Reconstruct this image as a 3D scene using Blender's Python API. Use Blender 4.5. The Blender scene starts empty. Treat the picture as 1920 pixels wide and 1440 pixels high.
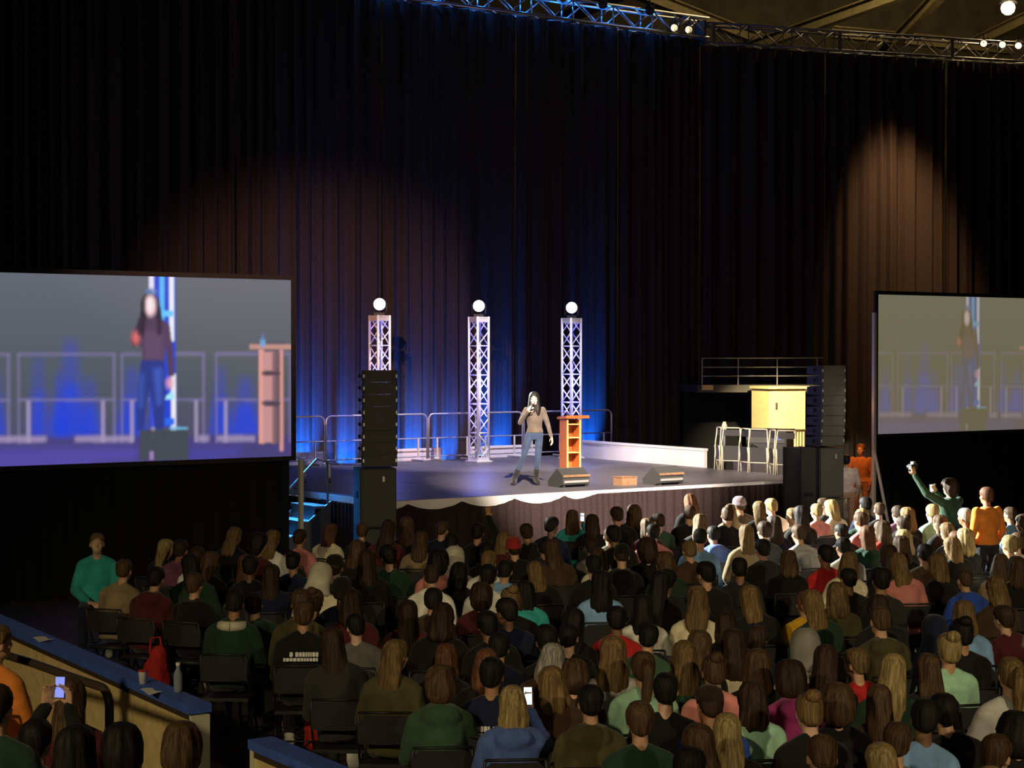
import bpy, bmesh, math, random
import numpy as np
from mathutils import Vector, Matrix, Euler, noise as mnoise

scene = bpy.context.scene
COL = scene.collection
rnd = random.Random(11)
R = math.radians

# ------------------------------------------------------------------ camera, world, lights
FPX, CX, CY, HOR, CAMZ = 3300.0, 960.0, 720.0, 665.0, 3.53
PITCH = math.atan((CY - HOR) / FPX)
cam_d = bpy.data.cameras.new('camera')
cam_d.sensor_width = 36.0
cam_d.lens = 36.0 * FPX / 1920.0
cam_d.clip_end = 300
cam = bpy.data.objects.new('camera', cam_d)
cam.location = (0, 0, CAMZ)
cam.rotation_euler = (math.pi / 2 - PITCH, 0, 0)
COL.objects.link(cam)
scene.camera = cam

scene.view_settings.view_transform = 'Standard'
scene.view_settings.look = 'None'
scene.view_settings.gamma = 1.0
scene.view_settings.exposure = 0.0
scene.view_settings.use_curve_mapping = False

world = bpy.data.worlds.new('world'); scene.world = world
world.use_nodes = True
world.node_tree.nodes['Background'].inputs[0].default_value = (0.5, 0.5, 0.55, 1)
world.node_tree.nodes['Background'].inputs[1].default_value = 0.0022

def ray(px, py):
    d = Vector((px - CX, FPX, -(py - CY)))
    d.rotate(Euler((-PITCH, 0, 0)))
    return d
def at_z(px, py, z):
    d = ray(px, py); t = (z - CAMZ) / d.z
    return Vector((d.x * t, d.y * t, z))
def at_y(px, py, Y):
    d = ray(px, py); t = Y / d.y
    return Vector((d.x * t, Y, CAMZ + d.z * t))
def proj(p):
    d = Vector((p[0], p[1], p[2] - CAMZ)); d.rotate(Euler((PITCH, 0, 0)))
    return CX + FPX * d.x / d.y, CY - FPX * d.z / d.y

# the stage's own frame: u along its front edge, v towards the back
S0 = Vector((-1.5, 28.27, 0)); UD = Vector((.83, .557, 0)).normalized(); VD = Vector((-UD.y, UD.x, 0))
STAGE_Z = 1.2
THETA = math.atan2(UD.y, UD.x)
def uv(u, v, z=0.0): return S0 + UD * u + VD * v + Vector((0, 0, z))
def to_uv(p):
    r = Vector((p[0], p[1], 0)) - S0
    return r.dot(UD), r.dot(VD)

def spot(name, loc, target, power, color, angle, blend=.3, size=.1):
    l = bpy.data.lights.new(name, 'SPOT'); l.energy = power; l.color = color
    l.spot_size = R(angle); l.spot_blend = blend; l.shadow_soft_size = size
    o = bpy.data.objects.new(name, l); COL.objects.link(o)
    o.location = loc
    o.rotation_euler = (Vector(target) - Vector(loc)).to_track_quat('-Z', 'Y').to_euler()
    return o
def point(name, loc, power, color, size=.1):
    l = bpy.data.lights.new(name, 'POINT'); l.energy = power; l.color = color; l.shadow_soft_size = size
    o = bpy.data.objects.new(name, l); COL.objects.link(o); o.location = loc
    return o

KEY_LOC = Vector((-4.2, 0.0, 12.0))
# front-of-house spots: one washes the left of the stage and the curtain, one pools on the speaker from the front truss
spot('key_wash_light', KEY_LOC, (-4.0, 39.7, 3.3), 36000, (1.0, .48, .33), 14, .9, .012)
spot('stage_pool_light', (3.0, 10.0, 14.5), uv(4.3, 1.6, 1.2), 120000, (1.0, .80, .66), 13, .7, .06)
spot('stage_pool_light', (-5.0, 12.0, 13.5), uv(8.4, 3.4, 1.4), 75000, (1.0, .80, .68), 13, .8, .06)
spot('added_tower_light', uv(6.2, 2.6, 12.5), uv(6.2, 7.4, 2.4), 8500, (.95, .85, 1.0), 36, .6, .06)  # added spot above the stage, unseen, to whiten the towers
# dim warm house lamps under the roof
spot('house_lamp_light', (12.0, -8.0, 10.5), (5.8, 14.0, 0), 7400, (1.0, .80, .46), 40, 1.0, .4)
spot('house_lamp_light', (-9.0, -3.0, 8.5), (-3.0, 12.5, .5), 3700, (1.0, .80, .44), 48, .9, .4)
spot('house_lamp_light', (0.0, -8.0, 11.0), (.5, 15.0, 0), 480, (1.0, .80, .48), 60, .9, .5)

spot('house_lamp_light', (15.0, 9.0, 11.0), (5.75, 32.2, 1.9), 9000, (1.0, .82, .60), 7, .8, .2)  # added narrow spot, unseen, to brighten the right speaker stack

# ------------------------------------------------------------------ materials
MATS = {}
def srgb(r, g=None, b=None):
    if g is None: r, g, b = r
    f = lambda c: (c / 255 / 12.92) if c / 255 <= .04045 else ((c / 255 + .055) / 1.055) ** 2.4
    return (f(r), f(g), f(b))
def mat(name, color, rough=.6, metal=0.0, emit=None, estr=0.0, bump=0.0, scale=20.0, var=.0, sheen=0.0, spec=.5, coat=0.0):
    if name in MATS: return MATS[name]
    m = bpy.data.materials.new(name); m.use_nodes = True
    nt = m.node_tree; b = nt.nodes['Principled BSDF']
    b.inputs['Base Color'].default_value = (*color, 1)
    b.inputs['Roughness'].default_value = rough; b.inputs['Metallic'].default_value = metal
    b.inputs['Specular IOR Level'].default_value = spec
    if sheen: b.inputs['Sheen Weight'].default_value = sheen
    if coat: b.inputs['Coat Weight'].default_value = coat
    if emit:
        b.inputs['Emission Color'].default_value = (*emit, 1); b.inputs['Emission Strength'].default_value = estr
    if var or bump:
        tc = nt.nodes.new('ShaderNodeTexCoord'); nz = nt.nodes.new('ShaderNodeTexNoise')
        nz.inputs['Scale'].default_value = scale; nz.inputs['Detail'].default_value = 4
        nt.links.new(tc.outputs['Object'], nz.inputs['Vector'])
        if var:
            mx = nt.nodes.new('ShaderNodeMix'); mx.data_type = 'RGBA'; mx.blend_type = 'MULTIPLY'
            mx.inputs['Factor'].default_value = 1.0
            mx.inputs[6].default_value = (*color, 1)
            mr = nt.nodes.new('ShaderNodeMapRange')
            mr.inputs[1].default_value = .3; mr.inputs[2].default_value = .7
            mr.inputs[3].default_value = 1 - var; mr.inputs[4].default_value = 1 + var
            nt.links.new(nz.outputs['Fac'], mr.inputs[0])
            nt.links.new(mr.outputs[0], mx.inputs[7]); nt.links.new(mx.outputs[2], b.inputs['Base Color'])
        if bump:
            bp = nt.nodes.new('ShaderNodeBump'); bp.inputs['Strength'].default_value = bump; bp.inputs['Distance'].default_value = .02
            nt.links.new(nz.outputs['Fac'], bp.inputs['Height']); nt.links.new(bp.outputs['Normal'], b.inputs['Normal'])
    MATS[name] = m
    return m
def obj_mat(name, rough, streak=False, sheen=0.0, sub=0.0, spec=.4):
    """colour comes from the object's own colour, so alike meshes can be shared"""
    m = bpy.data.materials.new(name); m.use_nodes = True
    nt = m.node_tree; b = nt.nodes['Principled BSDF']
    oi = nt.nodes.new('ShaderNodeObjectInfo'); tc = nt.nodes.new('ShaderNodeTexCoord')
    mp = nt.nodes.new('ShaderNodeMapping'); nz = nt.nodes.new('ShaderNodeTexNoise')
    mp.inputs['Scale'].default_value = (70, 70, 5) if streak else (9, 9, 9)
    nz.inputs['Scale'].default_value = 1.0; nz.inputs['Detail'].default_value = 3
    nt.links.new(tc.outputs['Object'], mp.inputs['Vector'])
    ad = nt.nodes.new('ShaderNodeVectorMath'); ad.operation = 'ADD'
    nt.links.new(mp.outputs[0], ad.inputs[0]); nt.links.new(oi.outputs['Random'], ad.inputs[1])
    nt.links.new(ad.outputs[0], nz.inputs['Vector'])
    mr = nt.nodes.new('ShaderNodeMapRange')
    mr.inputs[1].default_value = .32; mr.inputs[2].default_value = .68
    mr.inputs[3].default_value = .45 if streak else .8; mr.inputs[4].default_value = 1.6 if streak else 1.15
    nt.links.new(nz.outputs['Fac'], mr.inputs[0])
    mx = nt.nodes.new('ShaderNodeMix'); mx.data_type = 'RGBA'; mx.blend_type = 'MULTIPLY'; mx.inputs['Factor'].default_value = 1.0
    nt.links.new(oi.outputs['Color'], mx.inputs[6]); nt.links.new(mr.outputs[0], mx.inputs[7])
    nt.links.new(mx.outputs[2], b.inputs['Base Color'])
    b.inputs['Roughness'].default_value = rough; b.inputs['Specular IOR Level'].default_value = spec
    if sheen: b.inputs['Sheen Weight'].default_value = sheen
    bp = nt.nodes.new('ShaderNodeBump'); bp.inputs['Strength'].default_value = .5 if streak else .3; bp.inputs['Distance'].default_value = .01
    nt.links.new(nz.outputs['Fac'], bp.inputs['Height']); nt.links.new(bp.outputs['Normal'], b.inputs['Normal'])
    return m
M_HAIR = obj_mat('hair', .62, True, spec=.22)
M_CLOTH = obj_mat('cloth', .9, False, sheen=.15, spec=.2)
M_SKIN = obj_mat('skin', .5)
mat('velour', (.042, .036, .035), .95, bump=.15, scale=60, var=.25, spec=.1)
mat('velour_dress', (.012, .012, .013), .95, spec=.1)
mat('skirt', (.034, .023, .024), .95, bump=.1, scale=40, var=.2, spec=.1)
mat('deck', (.095, .092, .105), .42, bump=.08, scale=30, var=.3)
mat('concrete', (.055, .050, .046), .7, bump=.1, scale=3, var=.3)
mat('aluminium', (.86, .86, .88), .42, .25)
mat('steel', (.55, .55, .57), .4, .8)
mat('dull_steel', (.25, .25, .26), .5, .7)
mat('black_metal', (.02, .02, .022), .5, .3)
mat('black_plastic', (.022, .022, .024), .5)
mat('cabinet', (.030, .033, .033), .65, bump=.1, scale=120)
mat('grille', (.075, .078, .072), .7, .1, bump=.3, scale=300)
mat('hardware', (.75, .75, .72), .35, .7)
mat('orange_wood', (.40, .115, .022), .45, bump=.05, scale=14, var=.18)
mat('light_wood', (.72, .36, .13), .45, var=.12, scale=14)
mat('white_board', (.80, .78, .76), .45, var=.05, scale=3)
mat('yellow_wall', (.66, .50, .22), .65, bump=.05, scale=12, var=.12)
mat('blue_vinyl', (.06, .125, .50), .5, var=.15, scale=8)
mat('cream_metal', (.62, .60, .45), .5)
mat('brown_metal', (.075, .055, .04), .45, .3)
mat('roof', (.10, .085, .05), .85, var=.25, scale=2)
mat('roof_beam', (.22, .18, .09), .7, .2, var=.2, scale=5)
mat('screen_frame', (.015, .015, .016), .6)
mat('paper', (.80, .80, .76), .8)
mat('red_cloth', (.45, .02, .02), .9, bump=.3, scale=12, var=.2)
mat('tan_cloth', (.20, .11, .055), .85, var=.2, scale=12)
mat('clear_plastic', (.22, .26, .30), .15)
mat('phone_glow', (.02, .02, .02), .3, emit=(.85, .93, 1.0), estr=1.1)
mat('blue_glow', (.02, .02, .02), .3, emit=(.30, .36, 1.0), estr=.9)
mat('lamp_white', (.1, .1, .1), .3, emit=(.93, 1.0, .98), estr=9.0)
mat('lamp_warm', (.1, .1, .1), .3, emit=(1.0, .76, .40), estr=5.0)
mat('lamp_blue', (.02, .02, .05), .3, emit=(.08, .30, 1.0), estr=6.0)
mat('led_cyan', (.02, .02, .05), .3, emit=(.25, .62, 1.0), estr=3.0)
mat('print_white', (.78, .78, .76), .8)

# ------------------------------------------------------------------ mesh helpers
class MB:
    def __init__(s): s.v = []; s.f = []
    def add(s, vs, fs):
        n = len(s.v); s.v += [tuple(v) for v in vs]; s.f += [tuple(i + n for i in f) for f in fs]; return s
    def box(s, c, size, rot=None, taper=1.0):
        hx, hy, hz = size[0] / 2, size[1] / 2, size[2] / 2
        vs = [Vector((x * hx * (taper if z > 0 else 1), y * hy * (taper if z > 0 else 1), z * hz)) for z in (-1, 1) for y in (-1, 1) for x in (-1, 1)]
        if rot is not None: vs = [rot @ v for v in vs]
        return s.add([v + Vector(c) for v in vs], [(0, 2, 3, 1), (4, 5, 7, 6), (0, 1, 5, 4), (2, 6, 7, 3), (0, 4, 6, 2), (1, 3, 7, 5)])
    def tube(s, p0, p1, r, n=8, r1=None):
        p0 = Vector(p0); p1 = Vector(p1); r1 = r if r1 is None else r1
        d = (p1 - p0)
        if d.length < 1e-6: return s
        d.normalize(); a = d.orthogonal().normalized(); b = d.cross(a)
        vs = []
        for p, rr in ((p0, r), (p1, r1)):
            for i in range(n):
                t = 2 * math.pi * i / n; vs.append(p + a * (math.cos(t) * rr) + b * (math.sin(t) * rr))
        fs = [(i, (i + 1) % n, n + (i + 1) % n, n + i) for i in range(n)] + [tuple(range(n))[::-1], tuple(range(n, 2 * n))]
        return s.add(vs, fs)
    def path(s, pts, r, n=8):
        pts = [Vector(p) for p in pts]; rings = []; a = None
        for i, p in enumerate(pts):
            d = (pts[min(i + 1, len(pts) - 1)] - pts[max(i - 1, 0)]).normalized()
            a = d.orthogonal().normalized() if a is None else (a - d * a.dot(d)).normalized()
            b = d.cross(a); rr = r[i] if isinstance(r, (list, tuple)) else r
            rings.append([p + a * (math.cos(2 * math.pi * k / n) * rr) + b * (math.sin(2 * math.pi * k / n) * rr) for k in range(n)])
        return s.rings(rings)
    def rings(s, rings, cap=True):
        n = len(rings[0]); base = [v for r in rings for v in r]; fs = []
        for i in range(len(rings) - 1):
            for k in range(n):
                a = i * n + k; b = i * n + (k + 1) % n
                fs.append((a, b, b + n, a + n))
        if cap: fs += [tuple(range(n))[::-1], tuple(range((len(rings) - 1) * n, len(rings) * n))]
        return s.add(base, fs)
    def lathe(s, prof, c=(0, 0, 0), n=16, axis=None):
        M = Matrix.Identity(3) if axis is None else Vector((0, 0, 1)).rotation_difference(Vector(axis)).to_matrix()
        return s.rings([[Vector(c) + M @ Vector((r * math.cos(2 * math.pi * k / n), r * math.sin(2 * math.pi * k / n), z)) for k in range(n)] for r, z in prof])
    def prism(s, poly, h, M=None):
        """poly: list of 2-D points (ccw), extruded by h along local z; M places it"""
        n = len(poly); vs = [Vector((p[0], p[1], z)) for z in (0, h) for p in poly]
        if M is not None: vs = [M @ v for v in vs]
        return s.add(vs, [tuple(range(n))[::-1], tuple(range(n, 2 * n))] + [(i, (i + 1) % n, n + (i + 1) % n, n + i) for i in range(n)])
    def grid(s, pts):
        h = len(pts); w = len(pts[0])
        return s.add([p for r in pts for p in r], [(j * w + i, j * w + i + 1, (j + 1) * w + i + 1, (j + 1) * w + i) for j in range(h - 1) for i in range(w - 1)])
    def mesh(s, name, m=None, smooth=False):
        me = bpy.data.meshes.new(name); me.from_pydata(s.v, [], s.f); me.update()
        if m is not None: me.materials.append(MATS[m] if isinstance(m, str) else m)
        if smooth: me.polygons.foreach_set('use_smooth', [True] * len(me.polygons))
        return me
    def build(s, name, m=None, parent=None, smooth=False, loc=None, rot=None):
        return link(name, s.mesh(name, m, smooth), parent, loc, rot)
def link(name, me, parent=None, loc=None, rot=None, color=None):
    o = bpy.data.objects.new(name, me); COL.objects.link(o)
    if parent is not None: o.parent = parent
    if loc is not None: o.location = loc
    if rot is not None: o.rotation_euler = rot
    if color is not None: o.color = (*color, 1)
    return o
def tag(o, label, cat, group=None):
    o['label'] = label; o['category'] = cat
    if group: o['group'] = group
    return o
def empty(name, loc=(0, 0, 0), rz=0.0, label=None, cat=None, group=None):
    o = bpy.data.objects.new(name, None); o.empty_display_size = .1
    COL.objects.link(o); o.location = loc; o.rotation_euler = (0, 0, rz)
    if label: tag(o, label, cat, group)
    return o
def struct(o): o['kind'] = 'structure'; return o
def copy_tree(o, parent=None):
    c = o.copy(); COL.objects.link(c); c.parent = parent
    for ch in o.children: copy_tree(ch, c)
    return c

# ------------------------------------------------------------------ the hall
struct(MB().box((0, 26, -.1), (70, 72, .2)).build('floor', 'concrete'))
cl = struct(MB().box((2, 30, 17.1), (66, 70, .2)).build('ceiling', 'roof'))
struct(MB().box((0, 60, 8.5), (70, .3, 17)).build('wall_back', 'roof'))
struct(MB().box((-30, 26, 8.5), (.3, 68, 17)).build('wall_left', 'roof'))
struct(MB().box((33, 26, 8.5), (.3, 68, 17)).build('wall_right', 'roof'))

# roof beams seen above the right-hand truss
BEAMS = [((1340, 112, 57), (1740, -30, 51)), ((1000, 60, 57), (1230, -40, 52)), ((1180, -20, 51), (1450, 85, 57)),
         ((1640, 120, 57), (1790, -40, 51)), ((1830, 80, 57), (2060, -30, 51)), ((1560, 60, 55), (1900, 92, 57))]
for i, (a, b) in enumerate(BEAMS):
    p = at_y(*a); q = at_y(*b)
    d = q - p; L = d.length
    Mx = d.to_track_quat('X', 'Z').to_matrix()
    m = MB()
    m.box((0, 0, .16), (L, .28, .04)); m.box((0, 0, -.16), (L, .28, .04)); m.box((0, 0, 0), (L, .04, .28))
    m.v = [tuple(Mx @ Vector(v) + (p + q) / 2) for v in m.v]
    o = m.build('trim_%d' % (i + 1), 'roof_beam', cl)
    
# ceiling lamp in the top right corner
lp = at_y(1890, 15, 49.5)
t = empty('ceiling_lamp', lp, 0, 'glowing round warm ceiling lamp in the top right corner', 'lamp')
m = MB().lathe([(.005, .19), (.10, .17), (.18, .09), (.20, 0), (.17, -.11), (.09, -.18), (.005, -.20)], n=20); m.build('bulb', 'lamp_warm', t, True)
m = MB().lathe([(.02, .5), (.10, .46), (.24, .2), (.26, .12), (.20, .14), (.02, .42)], n=20); m.build('shade', 'black_metal', t, True)
MB().tube((0, 0, .45), (0, 0, 17.0 - lp.z), .02).build('rod', 'black_metal', t)
point('ceiling_lamp_light', lp + Vector((0, -.5, -.35)), 260, (1.0, .72, .36), .15)

# ------------------------------------------------------------------ pleated curtain, one object for each drop
CURT_V, TRUSS_Z = 11.0, 11.7
CORNER_U = 15.06
CORN = uv(CORNER_U, CURT_V)
RDIR = Vector((.95, .312, 0)).normalized(); RNRM = Vector((-RDIR.y, RDIR.x, 0))
def drape(name, org, dirv, nrm, w, h, seed, m='velour', amp=.10, wl=.34, rows=9, z0=.03, step=.035, ztop=None, hem=0.0):
    rr = random.Random(seed)
    n = int(w / step) + 1
    ph = 0; prof = []
    cur = wl
    for i in range(n):
        ph += 2 * math.pi * step / cur
        if rr.random() < .06: cur = wl * rr.uniform(.65, 1.6)
        e = min(i, n - 1 - i) / 6.0
        prof.append((math.sin(ph) + .35 * math.sin(2.3 * ph + 1)) * amp * min(1, .3 + e))
    pts = []
    for j in range(rows):
        t = j / (rows - 1)
        row = []
        for i in range(n):
            top = h if ztop is None else ztop(i * step)
            z = z0 + (top - z0) * t
            k = 1.0 - .45 * t
            wob = .5 * amp * mnoise.noise(Vector((i * step * 1.3, t * 2.2 + seed, seed * 3.1)))
            row.append(org + dirv * (i * w / (n - 1)) + nrm * (prof[i] * k + wob + hem * (1 - t)) + Vector((0, 0, z)))
        pts.append(row)
    return MB().grid(pts).build(name, m, None, True)
seams = [-9.1, -5.42, -1.75, 1.93, 5.61, 9.29, 12.4, 15.06]
CL = ['pleated black drape at the far left, behind the outer half of the left screen',
      'pleated black drape left of the seam above the left screen',
      'pleated black drape with faint blue lines, above the figure on the left screen',
      'brown-lit drape above the right edge of the left screen',
      'brown-lit drape behind the left and middle light towers',
      'unlit black drape behind the speaker and the right light tower',
      'unlit black drape right of the light towers, below the truss corner']
for i in range(7):
    o = drape('stage_curtain', uv(seams[i] + .02, CURT_V), UD, VD, seams[i + 1] - seams[i] - .05, TRUSS_Z, 20 + i)
    tag(o, CL[i], 'curtain', 'drops of the black stage curtain')
CR = ['unlit black drape above the railed ledge', 'amber-lit drape above the left edge of the right screen',
      'drape at the right edge, above the right screen']
for i, (a, b) in enumerate(((.02, 3.6), (3.65, 7.3), (7.35, 12.5))):
    o = drape('stage_curtain', CORN + RDIR * a, RDIR, RNRM, b - a, TRUSS_Z - .16, 40 + i, amp=.13, wl=.42)
    tag(o, CR[i], 'curtain', 'drops of the black stage curtain')

# ------------------------------------------------------------------ box trusses
ROD = {}
def rod(name, p, q, r, m, parent, n=6):
    p = Vector(p); q = Vector(q); L = (q - p).length
    key = (round(L, 3), r, m)
    if key not in ROD: ROD[key] = MB().tube((0, 0, 0), (0, 0, L), r, n).mesh(name, m, True)
    o = link(name, ROD[key], parent, p)
    o.rotation_euler = (q - p).to_track_quat('Z', 'Y').to_euler()
    return o
def box_truss(root, L, w, bay, m, axis='Z', rc=.025, rb=.012):
    """four chords along the axis and a zigzag of braces on each face"""
    def P(a, b, t):
        return (a, b, t) if axis == 'Z' else (t, a, b)
    h = w / 2
    cs = [(-h, -h), (h, -h), (h, h), (-h, h)]
    for a, b in cs: rod('chord', P(a, b, 0), P(a, b, L), rc, m, root, 8)
    n = max(1, round(L / bay)); s = L / n
    for f in range(4):
        a0, b0 = cs[f]; a1, b1 = cs[(f + 1) % 4]
        for i in range(n):
            if i % 2 == 0: rod('brace', P(a0, b0, i * s), P(a1, b1, (i + 1) * s), rb, m, root)
            else: rod('brace', P(a1, b1, i * s), P(a0, b0, (i + 1) * s), rb, m, root)
            if i % 2 == 0: rod('rung', P(a0, b0, i * s + .001), P(a1, b1, i * s + .001), rb, m, root)
tw = .5
t = empty('overhead_truss', uv(4.6, CURT_V - .1, TRUSS_Z + tw / 2), THETA, 'blue-lit aluminium box truss along the top of the curtain', 'truss')
box_truss(t, CORNER_U - 4.6, tw, .62, 'steel', 'X', .036, .02)
t2 = empty('overhead_truss', CORN + Vector((0, -.1, TRUSS_Z + tw / 2 - .12)), math.atan2(RDIR.y, RDIR.x), 'grey box truss running from the corner to the top right edge', 'truss')
box_truss(t2, 12.5, tw, .62, 'dull_steel', 'X', .03, .015)
m = MB().box((0, 0, 0), (.06, .6, .62)); 
m.build('corner_plate', 'dull_steel', t2)
for x in (0.25, 3.9, 7.3): MB().box((x, -.27, 0), (.10, .03, .5)).build('joint_plate', 'steel', t2)

def par_can(loc, aim, label, lens, parent_group='lamps hung from the trusses'):
    t = empty('par_can', loc, 0, label, 'spotlight', parent_group)
    d = (Vector(aim) - Vector(loc)).normalized()
    MB().lathe([(.07, -.14), (.10, -.10), (.10, .12), (.115, .15), (.10, .15), (.09, .13)], (0, 0, 0), 14, d).build('can', 'black_metal', t, True)
    MB().lathe([(.001, .125), (.088, .125), (.088, .13), (.001, .13)], (0, 0, 0), 14, d).build('lens', lens, t.children[0])
    s = d.cross(Vector((0, 0, 1))).normalized() * .12
    MB().path([s, s + Vector((0, 0, .14)), -s + Vector((0, 0, .14)), -s], .012, 6).build('yoke', 'black_metal', t)
    MB().tube((0, 0, .14), (0, 0, .26), .02).build('clamp', 'black_metal', t)
    return t
def on_truss(px, dz=-.15, right=False):
    d = ray(px, 50)
    if not right:
        k = d.x / d.y; o = uv(0, CURT_V - .42)
        u = (k * o.y - o.x) / (UD.x - k * UD.y); p = o + UD * u
    else:
        k = d.x / d.y; o = CORN + Vector((0, -.45, 0))
        u = (k * o.y - o.x) / (RDIR.x - k * RDIR.y); p = o + RDIR * u
    p.z = TRUSS_Z + dz; return p
for px, lab, ln in ((1265, 'lit warm lamp hung at the end of the blue-lit truss', 'lamp_warm'), (1292, 'lit warm lamp right at the truss corner', 'lamp_warm')):
    p = on_truss(px, .12); par_can(p, p + Vector((-1, -6, -1.2)), lab, ln)
for px, lab in ((1218, 'dark can light on the blue-lit truss left of the warm lamps'), (1130, 'dark can light at the top edge, middle of the blue-lit truss'), (1005, 'dark can light at the left of the blue-lit truss')):
    p = on_truss(px, .5); par_can(p, p + Vector((0, -6, -3)), lab, 'black_plastic')
for px, lab in ((1845, 'small lit lamp left of the cluster on the right truss'), (1880, 'middle lamp of the lit cluster on the right truss'), (1910, 'lit lamp at the right end of the right truss')):
    p = on_truss(px, .28, True); par_can(p, p + Vector((-2, -6, -1.0)), lab, 'lamp_warm')
# blue light raking the left truss, warm light on the roof and right truss
for k in range(7): point('truss_blue_light', uv(5.6 + 1.3 * k, CURT_V - .1, TRUSS_Z + .36), 13, (.03, .26, 1.0), .03)
point('roof_lamp_light', at_y(1640, -160, 49), 650, (1.0, .75, .36), .3)
# amber downlight grazing the right-hand curtain
ad = CORN + RDIR * 5.2 - RNRM * 2.6
spot('amber_down_light', (ad.x, ad.y, 12.6), (CORN + RDIR * 5.9).to_tuple()[:2] + (6.0,), 5200, (1.0, .50, .20), 40, 1.0, .25)

# ------------------------------------------------------------------ the stage
SU0, SU1, SD = -.6, 9.0, 9.0
stage = empty('stage', uv(SU0, 0), THETA, 'low dark stage platform with a bright metal front edge', 'stage')
W = SU1 - SU0
dp = MB().box((0, 0, 0), (W / 4 - .012, SD / 8 - .012, .06)).mesh('deck_panel', 'deck')
for i in range(4):
    for j in range(8):
        link('deck_panel', dp, stage, ((i + .5) * W / 4, (j + .5) * SD / 8, STAGE_Z - .03))
fe = MB().box((0, 0, 0), (W / 4 - .02, .03, .17)).mesh('edge_trim', 'aluminium')
for i in range(4): link('edge_trim', fe, stage, ((i + .5) * W / 4, -.012, STAGE_Z - .09))
se = MB().box((0, 0, 0), (.03, SD / 8 - .02, .10)).mesh('edge_trim', 'aluminium')
for i in range(8):
    link('edge_trim', se, stage, (-.012, (i + .5) * SD / 8, STAGE_Z - .06)); link('edge_trim', se, stage, (W + .012, (i + .5) * SD / 8, STAGE_Z - .06))
lg = MB().tube((0, 0, 0), (0, 0, STAGE_Z - .06), .03).mesh('leg', 'dull_steel')
for i in range(5):
    for j in range(5): link('leg', lg, stage, (.06 + i * (W - .12) / 4, .08 + j * (SD - .16) / 4, 0))
# skirt: scalloped where it sags between its clips on the left
def skirt_top(x):
    u = x
    s = abs(math.sin(math.pi * (u - .35) / 1.02))
    k = max(0, min(1, (4.1 - u) / .5))
    return STAGE_Z - .055 - k * .11 * s ** .8
fs = drape('stage_skirt', uv(SU0 + .02, -.06), UD, VD, W - .04, STAGE_Z, 77, 'skirt', .022, .16, 7, .01, .03, skirt_top, -.04)
tag(fs, 'dark pleated skirt hanging along the front of the stage', 'skirt')
ls = drape('stage_skirt', uv(SU0 - .06, .05), VD, -UD, SD - .1, STAGE_Z - .12, 78, 'skirt', .022, .16, 5, .01, .04)
tag(ls, 'dark pleated skirt on the left end of the stage', 'skirt')

# white arena boards on the right of the stage, with a gap
def boards(v0, v1, n, label):
    t = empty('arena_board', uv(9.38, v0), THETA, label, 'board wall')
    L = (v1 - v0) / n
    for i in range(n):
        pn = MB().box((0, (i + .5) * L, .76), (.08, L - .02, 1.5)).build('panel', 'white_board', t)
        MB().box((0, (i + .5) * L, 1.54), (.12, L - .01, .05)).build('cap', 'white_board', pn)
        MB().box((-.05, (i + .5) * L, .12), (.02, L - .02, .2)).build('kick_strip', 'yellow_wall', pn)
boards(4.0, 9.0, 3, 'white arena boards right of the lectern')
boards(.35, 3.1, 2, 'white arena boards beside the folded chairs')
def back_board(u0, u1, label):
    t = empty('arena_board', uv(u0, 9.5), THETA, label, 'board wall')
    MB().box(((u1 - u0) / 2, 0, .70), (u1 - u0, .08, 1.4)).build('panel', 'white_board', t)
    MB().box(((u1 - u0) / 2, 0, 1.41), (u1 - u0 + .02, .13, .05)).build('cap', 'white_board', t)
back_board(4.7, 6.25, 'white low board behind the barriers, left of the middle tower')
back_board(7.0, 8.8, 'white low board behind the speaker')
back_board(1.6, 3.3, 'white low board behind the barriers at the left')

# crowd barriers along the back of the stage
def barrier(u, v, label, w=1.22, h=1.03):
    t = empty('crowd_barrier', uv(u, v, STAGE_Z), THETA, label, 'barrier', 'crowd barriers along the back of the stage')
    r = .12; pts = [(0, 0, .05), (0, 0, h - r)]
    for k in range(1, 5):
        a = k / 4 * math.pi / 2; pts.append((r - r * math.cos(a), 0, h - r + r * math.sin(a)))
    pts2 = [(w - x, 0, z) for x, y, z in pts][::-1]
    MB().path(pts + pts2, .019, 8).build('frame', 'steel', t, True)
    MB().tube((0, 0, .50), (w, 0, .50), .014).build('mid_rail', 'steel', t)
    MB().tube((0, 0, .10), (w, 0, .10), .014).build('bottom_rail', 'steel', t)
    for x in (.22, w - .22):
        po = MB().tube((x, 0, .08), (x, 0, .50), .022).build('post', 'cream_metal', t)
        MB().box((x, 0, .02), (.06, .5, .03)).build('foot', 'steel', po)
bl = ['at the left, beside the left screen', 'just left of the speaker stack', 'behind the tall speaker stack', 'right of the speaker stack', 'left of the middle light tower',
      'behind the middle light tower', 'behind the presenter', 'behind the lectern']
for i in range(8): barrier(.86 + 1.265 * (i - .35), 8.75, 'steel crowd barrier ' + bl[i])

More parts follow.
